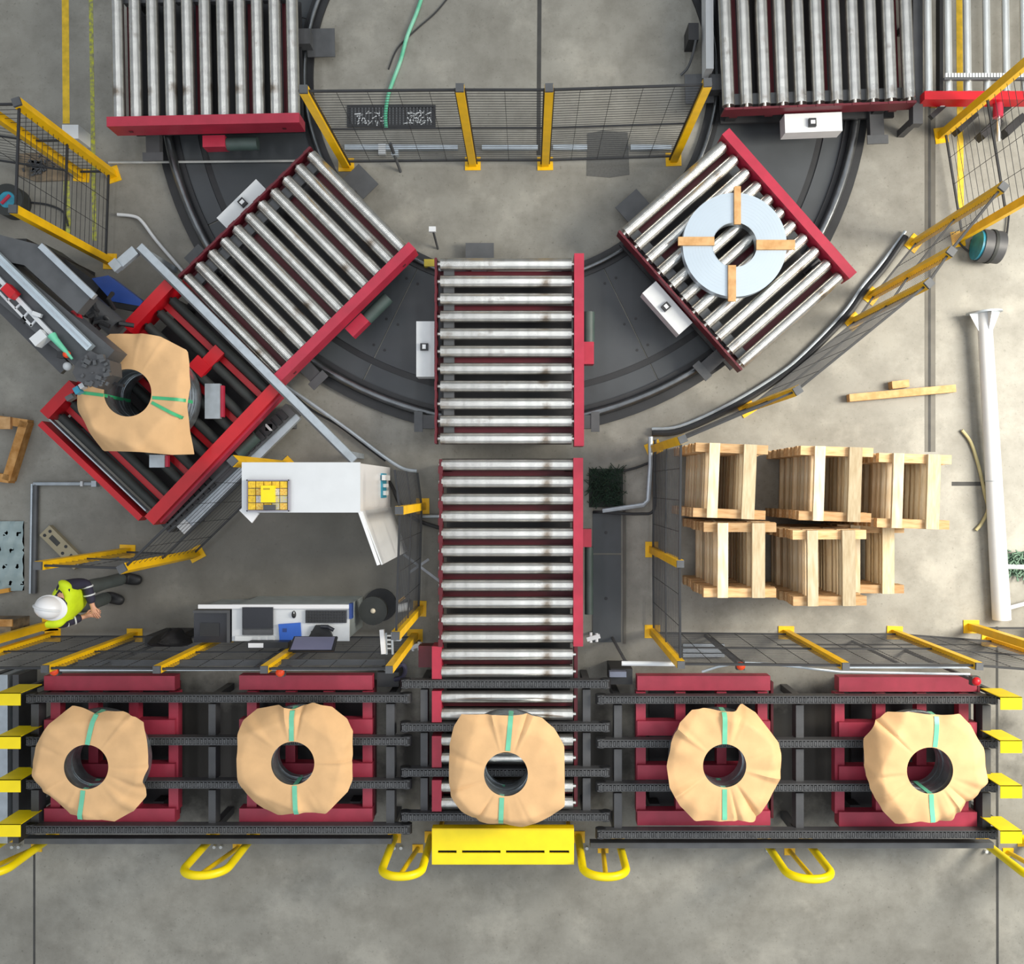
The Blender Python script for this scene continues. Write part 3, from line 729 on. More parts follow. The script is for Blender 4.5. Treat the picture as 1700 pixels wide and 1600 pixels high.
# ------------------------------------------------------------------ fences
def wire_panel(mb, a, b, z0, z1, dh=.06, dv=.3, r=.0022):
    n = int((z1 - z0) / dh)
    for i in range(n + 1):
        z = z0 + (z1 - z0) * i / n; mb.bar((a.x, a.y, z), (b.x, b.y, z), 2 * r, 2 * r)
    m = max(1, int((b - a).length / dv))
    for i in range(1, m):
        p = a + (b - a) * i / m; mb.bar((p.x, p.y, z0), (p.x, p.y, z1), 2 * r, 2 * r)
def fence(name, label, bases, h=2.03, w=.085, rails=(.12, 1.1), mesh=True, skip=(), m=YELD, plate_dir=None, closed=False, side_strips=False, dh=.06):
    pts = [P(*b) for b in bases]; cx = sum((p for p in pts), Vector()) / len(pts)
    t = thing(name, label, 'fence', (cx.x, cx.y, 0))
    for i, p in enumerate(pts):
        if i in skip: continue
        d = (pts[min(i + 1, len(pts) - 1)] - pts[max(i - 1, 0)]); an = math.atan2(d.y, d.x) if d.length > 1e-6 else 0
        po = part('post', MB().box((p.x, p.y, h / 2), (w, w, h), rz=an), m, t)
        part('base_plate', MB().box((p.x, p.y, .006), (.19, .16, .012), rz=an), YELD, po)
        if side_strips: part('side_strip', MB().box((p.x, p.y, h / 2), (w + .03, .02, h - .02), rz=an), BLACK, po)  # thin black strip down both sides of the post
        part('cap', MB().box((p.x, p.y, h + .015), (w * .95, w * .95, .03), rz=an), DGREY, po)
    for a, b in zip(pts, pts[1:]):
        pn = part('top_rail', MB().bar((a.x, a.y, h - .03), (b.x, b.y, h - .03), .022, .022), BLACK, t)
        part('mid_rail', MB().bar((a.x, a.y, rails[1]), (b.x, b.y, rails[1]), .018, .018), BLACK, t)
        part('bottom_rail', MB().bar((a.x, a.y, rails[0]), (b.x, b.y, rails[0]), .022, .022), BLACK, t)
        if mesh:
            mb = MB(); wire_panel(mb, a, b, rails[0], h - .05, dh); part('wire_mesh', mb, BLACK, pn, stuff=True, smooth=False)
    return t
fence('safety_fence', 'yellow-posted mesh fence across the inside of the circular track at the top', [(575, 274), (785, 272), (905, 272), (1118, 265)], h=2.08, side_strips=True)
fence('safety_fence', 'mesh fence with yellow posts in front of the desk and person, lower left', [(88, 1054), (224, 1054), (375, 1055), (520, 1055), (689, 1055)], h=2.03, w=.075)
fence('safety_fence', 'mesh fence with yellow posts below the pallet stacks, lower right', [(1083, 1048), (1305, 1050), (1485, 1050), (1642, 1062)], h=2.05, w=.075)
fence('safety_fence', 'mesh fence with two yellow posts between the straight conveyor and the pallets', [(1084, 740), (1082, 912), (1083, 1040)], h=2.05, skip=(0, 2), w=.075)
fence('safety_fence', 'curved mesh fence with yellow posts and cables around the right side', [(1085, 744), (1240, 678), (1417, 534), (1447, 491), (1517, 404)], h=2.06)
fence('safety_fence', 'mesh gate with yellow posts at the right edge above the dark reel', [(1562, 225), (1590, 397)], h=2.06, dh=.12)
fence('safety_fence', 'yellow-posted mesh fence at the upper left edge', [(-60, 262), (136, 291), (188, 290), (183, 434)], h=2.06, dh=.1, skip=(0,))
fence('safety_fence', 'mesh fence with two yellow posts above the person in the hi-vis vest', [(212, 915), (326, 919), (476, 773)], h=2.0, dh=.13)
fence('safety_fence', 'mesh fence with yellow posts right of the open white cabinet', [(695, 785), (702, 840), (697, 1010)], h=2.0, skip=(0,))
fence('safety_fence', 'short yellow-posted fence cut by the left edge below the person', [(84, 1036), (-90, 1046)], h=1.9, mesh=False)
fence('safety_fence', 'short yellow-posted fence at the right edge by the foot of the white pole', [(1612, 1040), (1720, 1040)], h=1.9, mesh=False)

# ------------------------------------------------------------------ cables and pipes
def cable(name, pts, r, m, label, cat='cable', n=8, group=None):
    return single(name, MB().tube([P(*p) for p in pts], r, n), m, label, cat, group)
def smooth(pts, k=6):
    out = []
    for i in range(len(pts) - 1):
        p0, p1, p2, p3 = [Vector(pts[max(0, min(len(pts) - 1, j))]) for j in (i - 1, i, i + 1, i + 2)]
        for s in range(k):
            u = s / k; out.append(.5 * (2 * p1 + (p2 - p0) * u + (2 * p0 - 5 * p1 + 4 * p2 - p3) * u * u + (3 * p1 - p0 - 3 * p2 + p3) * u ** 3))
    out.append(Vector(pts[-1])); return out
cable('cable_bundle', smooth([(1083, 719, .06), (1130, 715, .06), (1213, 678, .06), (1292, 630, .06), (1338, 594, .06), (1406, 524, .06), (1436, 482, .06), (1470, 442, .06), (1504, 392, .1)]), .036, BLACK, 'thick black cable bundle along the foot of the curved fence')
cable('conduit', smooth([(1082, 712, .05), (1130, 707, .05), (1210, 671, .05), (1288, 624, .05), (1333, 588, .05), (1400, 519, .05), (1431, 476, .05), (1464, 436, .05), (1503, 384, .05)]), .02, GALV, 'pale conduit along the curved fence beside the black cables', 'pipe')
cable('conduit', [(1080, 725, .1), (1080, 770, .1), (1076, 830, .1), (1068, 838, .1), (1000, 848, .1)], .03, GALV, 'grey bent conduit by the green netting in the trench', 'pipe')
cable('cable', smooth([(1088, 730, .1), (1087, 790, .1), (1086, 845, .1), (1060, 853, .1), (1000, 850, .1), (985, 850, .05)]), .018, BLACK, 'black cable beside the bent conduit and green netting')
cable('cable', smooth([(1085, 765, .05), (1060, 775, .05), (1035, 782, .05)]), .015, BLACK, 'short black cable entering the netting-filled trench')
cable('conduit', smooth([(195, 356, .05), (222, 359, .05), (236, 368, .05), (260, 400, .05), (305, 452, .05)]), .02, WHITE, 'thin white conduit beside the upper left fence', 'pipe')
cable('conduit', smooth([(470, 638, .1), (520, 672, .1), (580, 715, .1), (640, 760, .1), (670, 778, .1), (692, 782, .1)]), .022, GALV, 'thin pale conduit running past the top of the white cabinet', 'pipe')
cable('cable', smooth([(465, 630, .05), (510, 675, .05), (560, 705, .05), (600, 735, .05), (640, 765, .05)]), .014, BLACK, 'thin black cable beside the pale conduit above the white cabinet')
cable('cable', smooth([(640, 790, .2), (652, 810, .1), (665, 838, .05), (690, 862, .05), (735, 878, .05)]), .022, BLACK, 'black cable from the white cabinet to the straight conveyor')
cable('conduit', [(697, 857, .05), (733, 857, .05)], .02, GALV, 'short pale pipe left of the straight conveyor', 'pipe')
cable('green_strap', smooth([(705, -20, .02), (692, 20, .02), (676, 60, .02), (665, 100, .02), (652, 135, .02), (644, 160, .02), (640, 190, .02), (641, 212, .02)]), .023, mat('pale_green_strap', '9ed8c0', .4, hx2='4fb890', scale=3), 'curved green strap lying across the floor grate at the top', 'strap')
cable('strap', smooth([(745, -5, .01), (722, 22, .01), (690, 50, .01), (660, 80, .01), (645, 115, .01)]), .009, BLACK, 'thin dark strap end beside the curved green strap', 'strap')
cable('hose', smooth([(1597, 714, .03), (1612, 735, .03), (1625, 775, .03), (1635, 820, .03), (1640, 845, .03), (1630, 868, .03), (1620, 880, .03)]), .02, mat('beige_hose', 'b8ae82', .6), 'beige hose on the floor left of the white pole', 'hose')
cable('cable', smooth([(0, 325, .03), (45, 335, .02), (80, 340, .02), (105, 352, .02), (113, 375, .02)]), .012, BLACK, 'thin black cable looping right of the blue reel')
cable('cable', smooth([(1590, 400, .03), (1605, 415, .03), (1625, 425, .03)]), .012, BLACK, 'short black cable left of the dark reel')
cable('cable', smooth([(1676, 345, .03), (1672, 385, .03), (1665, 425, .03), (1655, 434, .03), (1648, 428, .03)]), .012, BLACK, 'thin black cable hanging right of the dark reel')
single('cord', MB().tube([P(180, 270, .06), P(500, 267, .06)], .014, 6), mat('pale_cord', 'b6b8b6', 0.7), 'thin pale cord stretched over the track below the upper left cart', 'cord')
t = thing('floor_pipe', 'grey pipe frame on the floor around the perforated beige bar', 'pipe', P(58, 880, 0))
part('pipe', MB().tube([P(56, 803, .05), P(158, 803, .05)], .022, 8), GALV, t)
part('pipe', MB().tube([P(60, 803, .04), P(57, 985, .04)], .03, 8), DGREY, t)
part('pipe', MB().tube([P(53, 803, .04), P(50, 985, .04)], .015, 8), GALV, t)
part('elbow', MB().box(P(158, 803, .05), (.06, .07, .08)), GALV, t)
part('collar', MB().box(P(137, 803, .06), (.03, .06, .06)), SILVER, t)
t = thing('cable_channel', 'white cable channel on the floor along the foot of the top fence', 'channel', P(845, 245, 0))
for a, b in ((572, 760), (800, 893), (918, 975), (1047, 1115)):
    part('cover', MB().pbox(a, 240, b, 248, .06, .06), GALV, t)
part('bracket', MB().pbox(628, 238, 640, 256, .07, .07), SILVER, t)
t = thing('cable_tray', 'pale cable tray at the fence top left of the lower left red frames', 'tray', P(370, 1108, 0))
part('tray', MB().bar(P(100, 1112, 1.85), P(648, 1110, 1.85), .02, .03), GALV, t)
part('tray_lip', MB().bar(P(130, 1100, 1.55), P(640, 1099, 1.55), .06, .02), DGREY, t)
for x in (160, 420, 640):
    q = P(x, 1111, 1.85); part('support', MB().bar(q, (q.x, q.y, 0), .03, .03), DGREY, t)
t = thing('cable_tray', 'pale cable tray at the fence top above the lower right red frames', 'tray', P(1390, 1100, 0))
part('tray', MB().tube([P(1032, 1101, 1.6), P(1125, 1102, 1.6)], .025, 8), WHITE, t)
part('tray', MB().tube([P(1165, 1115, 1.5), P(1190, 1107, 1.5), P(1230, 1099, 1.5), P(1290, 1103, 1.5), P(1395, 1115, 1.5), P(1610, 1119, 1.5)], .014, 8), GALV, t)
part('tray_lip', MB().bar(P(1400, 1105, 1.5), P(1610, 1105, 1.5), .05, .03), GALV, t)
for x, y, z2 in ((1040, 1101, 1.6), (1230, 1099, 1.5), (1500, 1105, 1.5)): part('support', MB().bar(P(x, y, z2), (P(x, y, z2).x, P(x, y, z2).y, 0), .025, .025), DGREY, t)

# ------------------------------------------------------------------ pallets
def make_pallet():
    t = thing('wooden_pallet', 'x', 'pallet', (0, 0, 0))
    for y in (-.347, .347): part('skid', MB().bx(-.385, .385, y - .048, y + .048, 0, .085), WOODX, t)
    part('board', MB().bx(-.385 + .14, -.385 + .25, -.395, .395, .085, .13), WOOD_LIT, t, label='pale board, bright light put into its colour')
    part('board', MB().bx(-.385 + .505, -.385 + .64, -.395, .395, .085, .13), WOOD_UNLIT, t)
    return t
pal0 = make_pallet(); first = True
stacks = [('rear left', 1183, 799, 1.46, -2.2), ('rear middle', 1363, 803, 1.46, -1.6), ('rear right', 1491, 816, 1.46, -2.0),
          ('front left', 1202, 930, 1.46, 0), ('front middle', 1353, 944, 1.60, 0.3), ('front right', 1419, 928, .60, 0)]
for (nm, bxp, cy, ht, rot) in stacks:
    n = int(round(ht / .133)); c = P(bxp, cy, ht); cx = c.x + .385 - .195
    ORD = ('topmost', 'second', 'third', 'fourth', 'fifth', 'sixth', 'seventh', 'eighth', 'ninth', 'tenth', 'eleventh', 'twelfth')
    for i in range(n):
        o = pal0 if first else copy_tree(pal0); first = False
        o.location = (cx + random.uniform(-.018, .018), c.y + random.uniform(-.004, .004), .1325 * i); o.rotation_euler = (0, 0, R(rot + random.uniform(-.25, .25)))
        o['group'] = 'pallets under the top of the %s stack' % nm
        o['label'] = 'new pine pallet, %s from the top of the %s stack' % (ORD[n - 1 - i], nm)
    o['label'] = 'topmost new pine pallet of the %s stack' % nm; o['group'] = 'topmost pallets of the stacks'

# ------------------------------------------------------------------ loose timber and junk on the floor
t = thing('timber', 'lone pale plank with a short block, on the floor above the pallets', 'plank', P(1490, 652, 0))
part('plank', MB().bar(P(1408, 661, .07), P(1584, 645, .07), .09, .1), BATTEN, t)
part('block', MB().bar(P(1478, 640, .06), P(1506, 637, .06), .09, .12), BATTEN, t)
t = thing('broken_pallet', 'brown timber frame lying on the floor at the left edge', 'frame', P(10, 745, 0))
for a, b in (((-50, 690), (50, 704)), ((45, 700), (15, 797)), ((-50, 786), (20, 795))):
    part('rail', MB().bar(P(a[0], a[1], .07), P(b[0], b[1], .07), .10, .14), WOODB, t)
part('block', MB().pbox(-10, 692, 17, 712, .18, .05), BATTEN, t)
t = thing('perforated_bar', 'beige bar with round and oval holes on the floor above the person', 'bar', P(103, 905, 0))
A, B = P(75, 880, .06), P(132, 937, .06); d = (B - A).normalized(); nn = Vector((-d.y, d.x, 0))
part('body', MB().bar((A.x, A.y, .04), (B.x, B.y, .04), .17, .08), BRICK, t)
for s, o_, rr_ in ((.10, .04, .02), (.08, -.04, .02), (.55, .045, .02), (.60, -.04, .02)):
    p = A + (B - A) * s + nn * o_; part('hole', MB().cyl((p.x, p.y, .079), (p.x, p.y, .083), rr_, 12), BLACK, t)
for s in (.3, .85):
    p = A + (B - A) * s; part('hole', MB().bar((p.x - d.x * .07, p.y - d.y * .07, .081), (p.x + d.x * .07, p.y + d.y * .07, .081), .06, .004), JOINT, t)
t = thing('floor_grate', 'dark rectangular floor grate under the green strap at the top', 'grate', P(650, 192, 0))
part('frame', MB().pbox(576, 174, 723, 178, .015, .015).pbox(576, 207, 723, 211, .015, .015).pbox(576, 178, 580, 207, .015, .015).pbox(719, 178, 723, 207, .015, .015), BLACK, t)
part('pan', MB().pbox(580, 178, 719, 207, .004, .004), BLACK, t)
for k in range(24): part('slat', MB().pbox(583 + 5.7 * k, 178, 585.5 + 5.7 * k, 207, .012, .008), DGREY, t)
mb = MB(); rr = random.Random(3)
for k in range(60):
    p = P(rr.choice((rr.uniform(590, 615), rr.uniform(620, 640), rr.uniform(672, 705), rr.uniform(672, 716))), rr.uniform(186, 205), .016); mb.box(p, (rr.uniform(.02, .08), .012, .006), rz=rr.uniform(0, 3))
part('steel_swarf', mb, SILVER, t, stuff=True)
# netting in the trench
mb = MB(); rr = random.Random(9)
for k in range(420):
    p = P(rr.uniform(980, 1030), rr.uniform(780, 838), .01); q = p + Vector((rr.uniform(-.09, .09), rr.uniform(-.09, .09), rr.uniform(.0, .12)))
    mb.bar(p, q, .008, .005)
single('netting', mb, NET, 'dark green tangled netting beside the straight conveyor', 'net', stuff=True, smooth=False)
single('netting_mat', MB().pbox(978, 778, 1034, 842, .012, .012), mat('dark_trench_lid', '2b332d', .8), 'dark square trench lid under the green netting', 'lid')
mb = MB()
for k in range(160):
    p = P(rr.uniform(1672, 1710), rr.uniform(915, 950), .02); q = p + Vector((rr.uniform(-.15, .05), rr.uniform(-.15, .05), rr.uniform(.0, .12)))
    mb.bar(p, q, .014, .008)
single('netting', mb, mat('sage_netting', '5f7a68', .8), 'sage green netting at the right edge beside the white pole', 'net', stuff=True, smooth=False)
# stained board behind the upper left fence
single('cardboard_sheet', MB().poly([P(30, 256), P(70, 254), P(112, 262), P(116, 300), P(60, 302), P(28, 290)], 0, .02), RUSTP, 'stained brown cardboard on the floor behind the upper left fence', 'cardboard')
mb = MB()
for k in range(50):
    p = P(rr.gauss(60, 9), rr.gauss(274, 7), .03); mb.box(p, (.04, .02, .02), rz=rr.uniform(0, 3))
single('scrap_pile', mb, DGREY, 'small dark scrap heap on the stained cardboard', 'scrap', stuff=True)
single('junction_box', MB().pbox(103, 207, 130, 230, .3, .3), GBOX, 'pale grey junction box behind the upper left fence', 'box')
# tarp strip
mb = MB(); vs = []; fs = []
nxv, nyv = 14, 24
for j in range(nyv + 1):
    for i in range(nxv + 1):
        p = P(-40 + 80 * i / nxv, 865 + 115 * j / nyv, 0); vs.append((p.x, p.y, .02 + .015 * math.sin(i * 1.7 + j * .6) + .015 * math.sin(j * 1.1)))
for j in range(nyv):
    for i in range(nxv): a = j * (nxv + 1) + i; fs.append((a, a + 1, a + nxv + 2, a + nxv + 1))
n0 = len(vs); vs += [(x, y, 0) for x, y, z in vs]; fs += [tuple(n0 + i for i in reversed(f)) for f in fs]
single('plastic_sheet', mb.add(vs, fs), TARP, 'pale crumpled plastic sheet on the floor at the left edge', 'sheet')
single('timber_offcut', MB().bar(P(-12, 984, .04), P(17, 979, .04), .05, .06), mat('orange_wood', 'd89a3c', .7), 'short orange stick at the left edge beside the person', 'stick')
t = thing('tool_cart', 'brown wooden crate at the left edge below the person', 'crate', P(5, 1045, 0))
part('body', MB().pbox(-40, 1030, 18, 1062, .4, .4), RUSTP, t)
part('lid', MB().pbox(-42, 1028, 20, 1040, .42, .02), WOODB, t)
# little sensor stand
t = thing('sensor_stand', 'small thin sensor stand on the floor above the middle cart', 'sensor', P(725, 412, 0))
part('rod', MB().tube([P(727, 413, 0), P(719, 383, .4)], .014, 8), DGREY, t)
part('head', MB().box(P(718, 381, .4), (.08, .06, .05)), WHITE, t)
t = thing('sensor_stand', 'thin grey sensor stand at the foot of the top fence', 'sensor', P(660, 278, 0))
part('rod', MB().tube([P(665, 285, 0), P(648, 238, .5)], .018, 8), DGREY, t)
part('head', MB().box(P(656, 254, .3), (.08, .07, .08)), GALV, t)
single('yellow_block', MB().pbox(704, 430, 722, 442, .12, .12), mat('mustard_paint', 'b5a33a', .6), 'small mustard yellow block left of the middle cart', 'block')

# cable reels
t = thing('cable_reel', 'blue-faced black cable reel at the left edge', 'reel', P(10, 331, 0))
c = P(11, 331, .2)
part('rim', MB().ring(c, .10, .19, 0, .2, 40), RUB, t); part('hub', MB().cyl((c.x, c.y, 0), (c.x, c.y, .19), .145, 32), TEAL, t)
part('crank', MB().bar((c.x - .06, c.y - .05, .2), (c.x + .04, c.y + .05, .2), .03, .03), RED, t)
t = thing('cable_reel', 'dark grey cable reel with blue-green side standing at the right edge', 'reel', P(1640, 410, 0))
c = P(1625, 407, .2); ax = Vector((.25, -.03, 0))
part('drum', MB().cyl(c, c + ax, .19, 36), CFRAME, t); part('side_disc', MB().cyl(c - ax * .12, c, .175, 36), TEAL, t)
part('rib', MB().cyl(c + ax * .45, c + ax * .6, .2, 36), RUB, t); part('foot', MB().bx(c.x, c.x + .25, c.y - .12, c.y + .12, 0, .05), BLACK, t)

# white pole on the floor
t = thing('steel_pole', 'long white steel pole with flared foot lying at the right side', 'pole', P(1650, 780, 0))
A, B = P(1634, 520, .2), P(1663, 1028, .107); d = (B - A).normalized(); s_ = Vector((-d.y, d.x, 0))
part('tube', MB().cyl(A, B, .080, 28, .105), WHITE, t)
part('flange', MB().cyl(A - d * .02, A, .20, 24), GALV, t)
for sg in (1, -1):
    part('gusset', MB().prism3([A + s_ * sg * .07, A + s_ * sg * .18, A + s_ * sg * .07 + d * .24], (0, 0, .012)), WHITE, t)
part('gusset', MB().prism3([A + Vector((0, 0, .07)), A + Vector((0, 0, .18)), A + Vector((0, 0, .07)) + d * .24], s_ * .012), WHITE, t)
part('seam', MB().cyl(A + d * 2.0, A + d * 2.01, .0965, 28), GALV, t)
part('branch', MB().tube([P(1660, 940, .11), P(1720, 942, .11)], .03, 12), WHITE, t)
part('branch', MB().tube([P(1664, 1012, .11), P(1720, 997, .11)], .025, 12), WHITE, t)
# ------------------------------------------------------------------ conveyor with thin rollers, upper right corner
t = thing('roller_conveyor', 'conveyor with thin bright rollers at the upper right corner', 'conveyor', P(1620, 60, 0))
for i, x in enumerate((1541, 1574, 1606, 1638, 1670, 1700, 1732)):
    part('roller', MB().cyl(P(x - 2, -60, .68), P(x + 1, 153, .68), .042, 18), CHROME, t)
part('side_beam', MB().pbox(1535, 151, 1760, 165, .72, .2), RED2, t)
part('corner_post', MB().pbox(1516, -60, 1532, 205, .6, .12), CFRAME, t)
ch = MB()
for k in range(26): ch.pbox(1570 + 5 * k, 121, 1573.5 + 5 * k, 128, .75, .03)
part('drive_chain', ch, SILVER, t, stuff=True)
part('chain_bar', MB().pbox(1568, 128, 1705, 132, .75, .04), DGREY, t)
part('inner_beam', MB().pbox(1560, -60, 1566, 150, .45, .1), BLACK, t)
for x, y in ((1524, 195), (1524, 20), (1690, 160)): part('leg', MB().bar(P(x, y, .5), (P(x, y, .5).x, P(x, y, .5).y, 0), .08, .08), CFRAME, t)
part('valve', MB().box(P(1562, 172, .5), (.05, .10, .1)), WHITE, t); part('valve', MB().cyl(P(1545, 172, .45), P(1558, 172, .45), .05, 12), BRONZE, t)
part('brace', MB().bar(P(1545, 195, .5), P(1575, 168, .5), .06, .06), BLACK, t)
part('cylinder', MB().cyl(P(1657, 170, .6), P(1657, 195, .6), .055, 14), RED, t); part('piston_rod', MB().cyl(P(1657, 130, .6), P(1658, 235, .6), .02, 10), CHROME, t)
for (x, y) in ((1600, 205), (1640, 215), (1680, 210)): part('drive_unit', MB().bar(P(x - 14, y + 14, .2), P(x + 16, y - 14, .2), .09, .16), BLACK, t)
t = thing('guide_post', 'white slim post with switch left of the upper right cart', 'post', P(1175, 60, 0))
part('post', MB().bar(P(1174, -60, .3), P(1175, 122, .3), .09, .25), GBOX, t)
part('switch_box', MB().pbox(1143, 38, 1160, 66, .3, .3), BLACK, t)
part('lever', MB().tube(smooth([P(1155, 66, .3), P(1150, 90, .2), P(1142, 112, .1), P(1130, 125, .05)]), .015, 8), DGREY, t)

# ------------------------------------------------------------------ white cabinet
hC = 2.0; k = (H - hC) / F
a, b = P(403, 769, hC), P(598, 849, hC)
t = thing('switch_cabinet', 'tall white switch cabinet with its door open and parts tray on top', 'cabinet', Vector(((a.x + b.x) / 2, (a.y + b.y) / 2, 0)))
part('body', MB().bx(a.x, b.x - .02, b.y, a.y, .05, hC - .02), WHITE, t)
part('plinth', MB().bx(a.x + .02, b.x - .04, b.y + .02, a.y - .02, 0, .05), DGREY, t)
part('top_panel', MB().bx(a.x - .01, b.x, b.y - .01, a.y + .01, hC - .02, hC), WHITE, t)
part('side_panel', MB().bx(b.x - .02, b.x, b.y, a.y, .05, hC - .02), WHITES, t)
cp = part('connector_plate', MB().bx(b.x, b.x + .02, b.y + .12, b.y + .40, .45, .75), TEAL, t)
part('connector', MB().bx(b.x + .02, b.x + .06, b.y + .32, b.y + .38, .45, .8).bx(b.x + .02, b.x + .05, b.y + .15, b.y + .2, .5, .7).bx(b.x + .02, b.x + .05, b.y + .24, b.y + .28, .5, .7), GBOX, cp)
q = P(628, 938, hC); hinge = Vector((b.x - .01, b.y, 0))
dr = part('door', MB().bar((hinge.x, hinge.y, hC / 2 + .03), (q.x, q.y, hC / 2 + .03), .03, 1.92), WHITES, t)
part('door_lip', MB().bar((hinge.x + .02, hinge.y, hC / 2 + .03), (q.x + .03, q.y, hC / 2 + .03), .012, 1.86), WHITE, dr)
part('handle', MB().box((q.x - .05, q.y + .1, 1.05), (.02, .04, .18)), BLACK, dr)
part('second_door', MB().poly([P(397, 847, hC - .05), P(403, 842, hC - .05), P(430, 852, hC - .05), P(418, 868, hC - .05)], hC - .08, hC - .05), WHITES, t)
t = thing('parts_organiser', 'clear organiser tray full of yellow small parts on the white cabinet', 'tray', P(444, 822, hC))
part('case', MB().pbox(409, 796, 480, 849, hC + .02, .02).pbox(409, 796, 480, 798, hC + .06, .05).pbox(409, 847, 480, 849, hC + .06, .05).pbox(409, 796, 411, 849, hC + .06, .05).pbox(478, 796, 480, 849, hC + .06, .05), mat('smoky_plastic', '8f8c98', .3), t)
rr = random.Random(2)
cols = [mat('part_yellow', 'e6bd2c', .5, var=.2, scale=40), mat('part_grey', 'a9a4ae', .5, hx2='d8d4c8', scale=60), mat('part_amber', 'd99a2c', .5, hx2='e8cf6a', scale=60), mat('part_olive', 'c9c060', .5, hx2='b6b0b8', scale=60)]
for i in range(5):
    for j in range(4):
        x0, y0 = 412 + 13.2 * i, 799 + 12 * j
        part('compartment', MB().pbox(x0, y0, x0 + 12, y0 + 11, hC + .05, .03), cols[0] if j == 0 else cols[rr.randrange(4)], t)
part('yellow_box', MB().pbox(433, 806, 455, 834, hC + .10, .06), YEL2, t)
part('box_label', MB().pbox(437, 810, 448, 813, hC + .102, .004), mat('label_olive', 'b8a018', .5), t)
part('tape_roll', MB().pbox(437, 838, 456, 846, hC + .09, .05), CFRAME, t)

# ------------------------------------------------------------------ desk
hD = .92
a, b = P(385, 1003, hD), P(580, 1064, hD)
a0, b0 = P(323, 1012, hD), P(383, 1066, hD)
t = thing('work_desk', 'white computer desk cabinet with keyboard behind the lower left fence', 'desk', Vector(((a.x + b.x) / 2, (a.y + b.y) / 2, 0)))
part('top', MB().bx(a.x, b.x, b.y, a.y, hD - .03, hD), WHITE, t)
part('body', MB().bx(a.x + .02, b.x - .02, b.y + .02, a.y - .02, 0, hD - .03), mat('grey_cabinet', '9aa3a3', .5), t)
part('back_ledge', MB().bx(a0.x + .05, b.x, a.y - .045, a.y, hD, hD + .03), WHITES, t)
part('blue_edge', MB().bx(b.x - .0, b.x + .03, b.y + .25, a.y + .01, hD - .08, hD + .02), BLUE, t)
t = thing('printer', 'dark square printer at the left end of the white desk', 'printer', Vector(((a0.x + b0.x) / 2, (a0.y + b0.y) / 2, 0)))
part('stand', MB().bx(a0.x, b0.x + .02, b0.y, a0.y, 0, hD - .12), mat('grey_cabinet', '9aa3a3', .5), t)
part('case', MB().bx(a0.x, b0.x, b0.y, a0.y, hD - .12, hD + .02), SCREEN, t)
part('lid_rim', MB().bx(a0.x, b0.x, a0.y - .03, a0.y, hD + .02, hD + .05), CFRAME, t)
part('lid_rim', MB().bx(b0.x - .03, b0.x, b0.y, a0.y - .03, hD + .02, hD + .04), CFRAME, t)
part('paper_slot', MB().pbox(332, 1034, 364, 1056, hD + .028, .008), BLACK, t)
def on_desk(name, x0, y0, x1, y1, th, m, label, cat, rz=0.0):
    a, b = P(x0, y0, hD + th), P(x1, y1, hD + th); t = thing(name, label, cat, Vector(((a.x + b.x) / 2, (a.y + b.y) / 2, hD)))
    part('body', MB().box(((a.x + b.x) / 2, (a.y + b.y) / 2, hD + th / 2), (b.x - a.x, a.y - b.y, th), rz=rz), m, t)
    return t, a, b
t, a, b = on_desk('keyboard', 507, 1013, 575, 1034, .03, SCREEN, 'black keyboard on the right of the white desk', 'keyboard')
for j in range(4):
    for i in range(14):
        w_ = (b.x - a.x - .02) / 14; part('key', MB().bx(a.x + .01 + w_ * i + .002, a.x + .01 + w_ * (i + 1) - .002, b.y + .008 + .032 * j, b.y + .034 + .032 * j, hD + .03, hD + .036), BLACK, t)
t, a, b = on_desk('laptop', 402, 1010, 453, 1054, .02, DGREY, 'open grey laptop with dark screen on the left of the white desk', 'laptop')
part('screen', MB().pbox(402, 1008, 453, 1043, hD + .05, .02), SCREEN, t)
part('keyboard_deck', MB().pbox(404, 1045, 452, 1053, hD + .028, .008), DGREY, t)
t = thing('mouse', 'small black computer mouse on the white desk', 'mouse', P(488, 1020, hD))
part('shell', MB().dome(P(488, 1020, hD), .025, .042, .035), BLACK, t); part('wheel', MB().box(P(488, 1017, hD + .034), (.008, .02, .01)), GBOX, t)
t, a, b = on_desk('folder', 463, 1035, 499, 1062, .03, BLUE2, 'bright blue folder on the white desk', 'folder', rz=R(4))
part('label_spot', MB().pbox(469, 1043, 476, 1049, hD + .034, .004), BLUE, t)
t = thing('telephone', 'black desk telephone between folder and monitor on the desk', 'telephone', P(535, 1046, hD))
part('base', MB().poly([P(525, 1037, hD), P(545, 1037, hD), P(553, 1055, hD), P(514, 1056, hD)], hD, hD + .05), BLACK, t)
part('handset', MB().tube([P(533, 1040, hD + .07), P(545, 1041, hD + .08), P(554, 1046, hD + .07)], .022, 8), SCREEN, t)
t = thing('label_printer', 'small white device with buttons at the front edge of the white desk', 'device', P(420, 1060, hD))
part('body', MB().pbox(390, 1056, 455, 1064, hD + .03, .03), GBOX, t)
for x in (420, 434, 446): part('button', MB().pbox(x, 1057, x + 8, 1062, hD + .036, .006), SILVER, t)
t = thing('monitor', 'flat monitor with grey-violet tilted face below the keyboard', 'monitor', P(520, 1065, hD))
part('panel', MB().prism3([P(488, 1056, 1.25), P(560, 1056, 1.25), P(554, 1080, 1.42), P(478, 1080, 1.42)], (0, -.02, -.03)), BLACK, t)
part('face', MB().prism3([P(490, 1057, 1.262), P(556, 1057, 1.262), P(550, 1078.5, 1.42), P(482, 1078.5, 1.42)], (0, 0, -.008)), SCREENV, t)
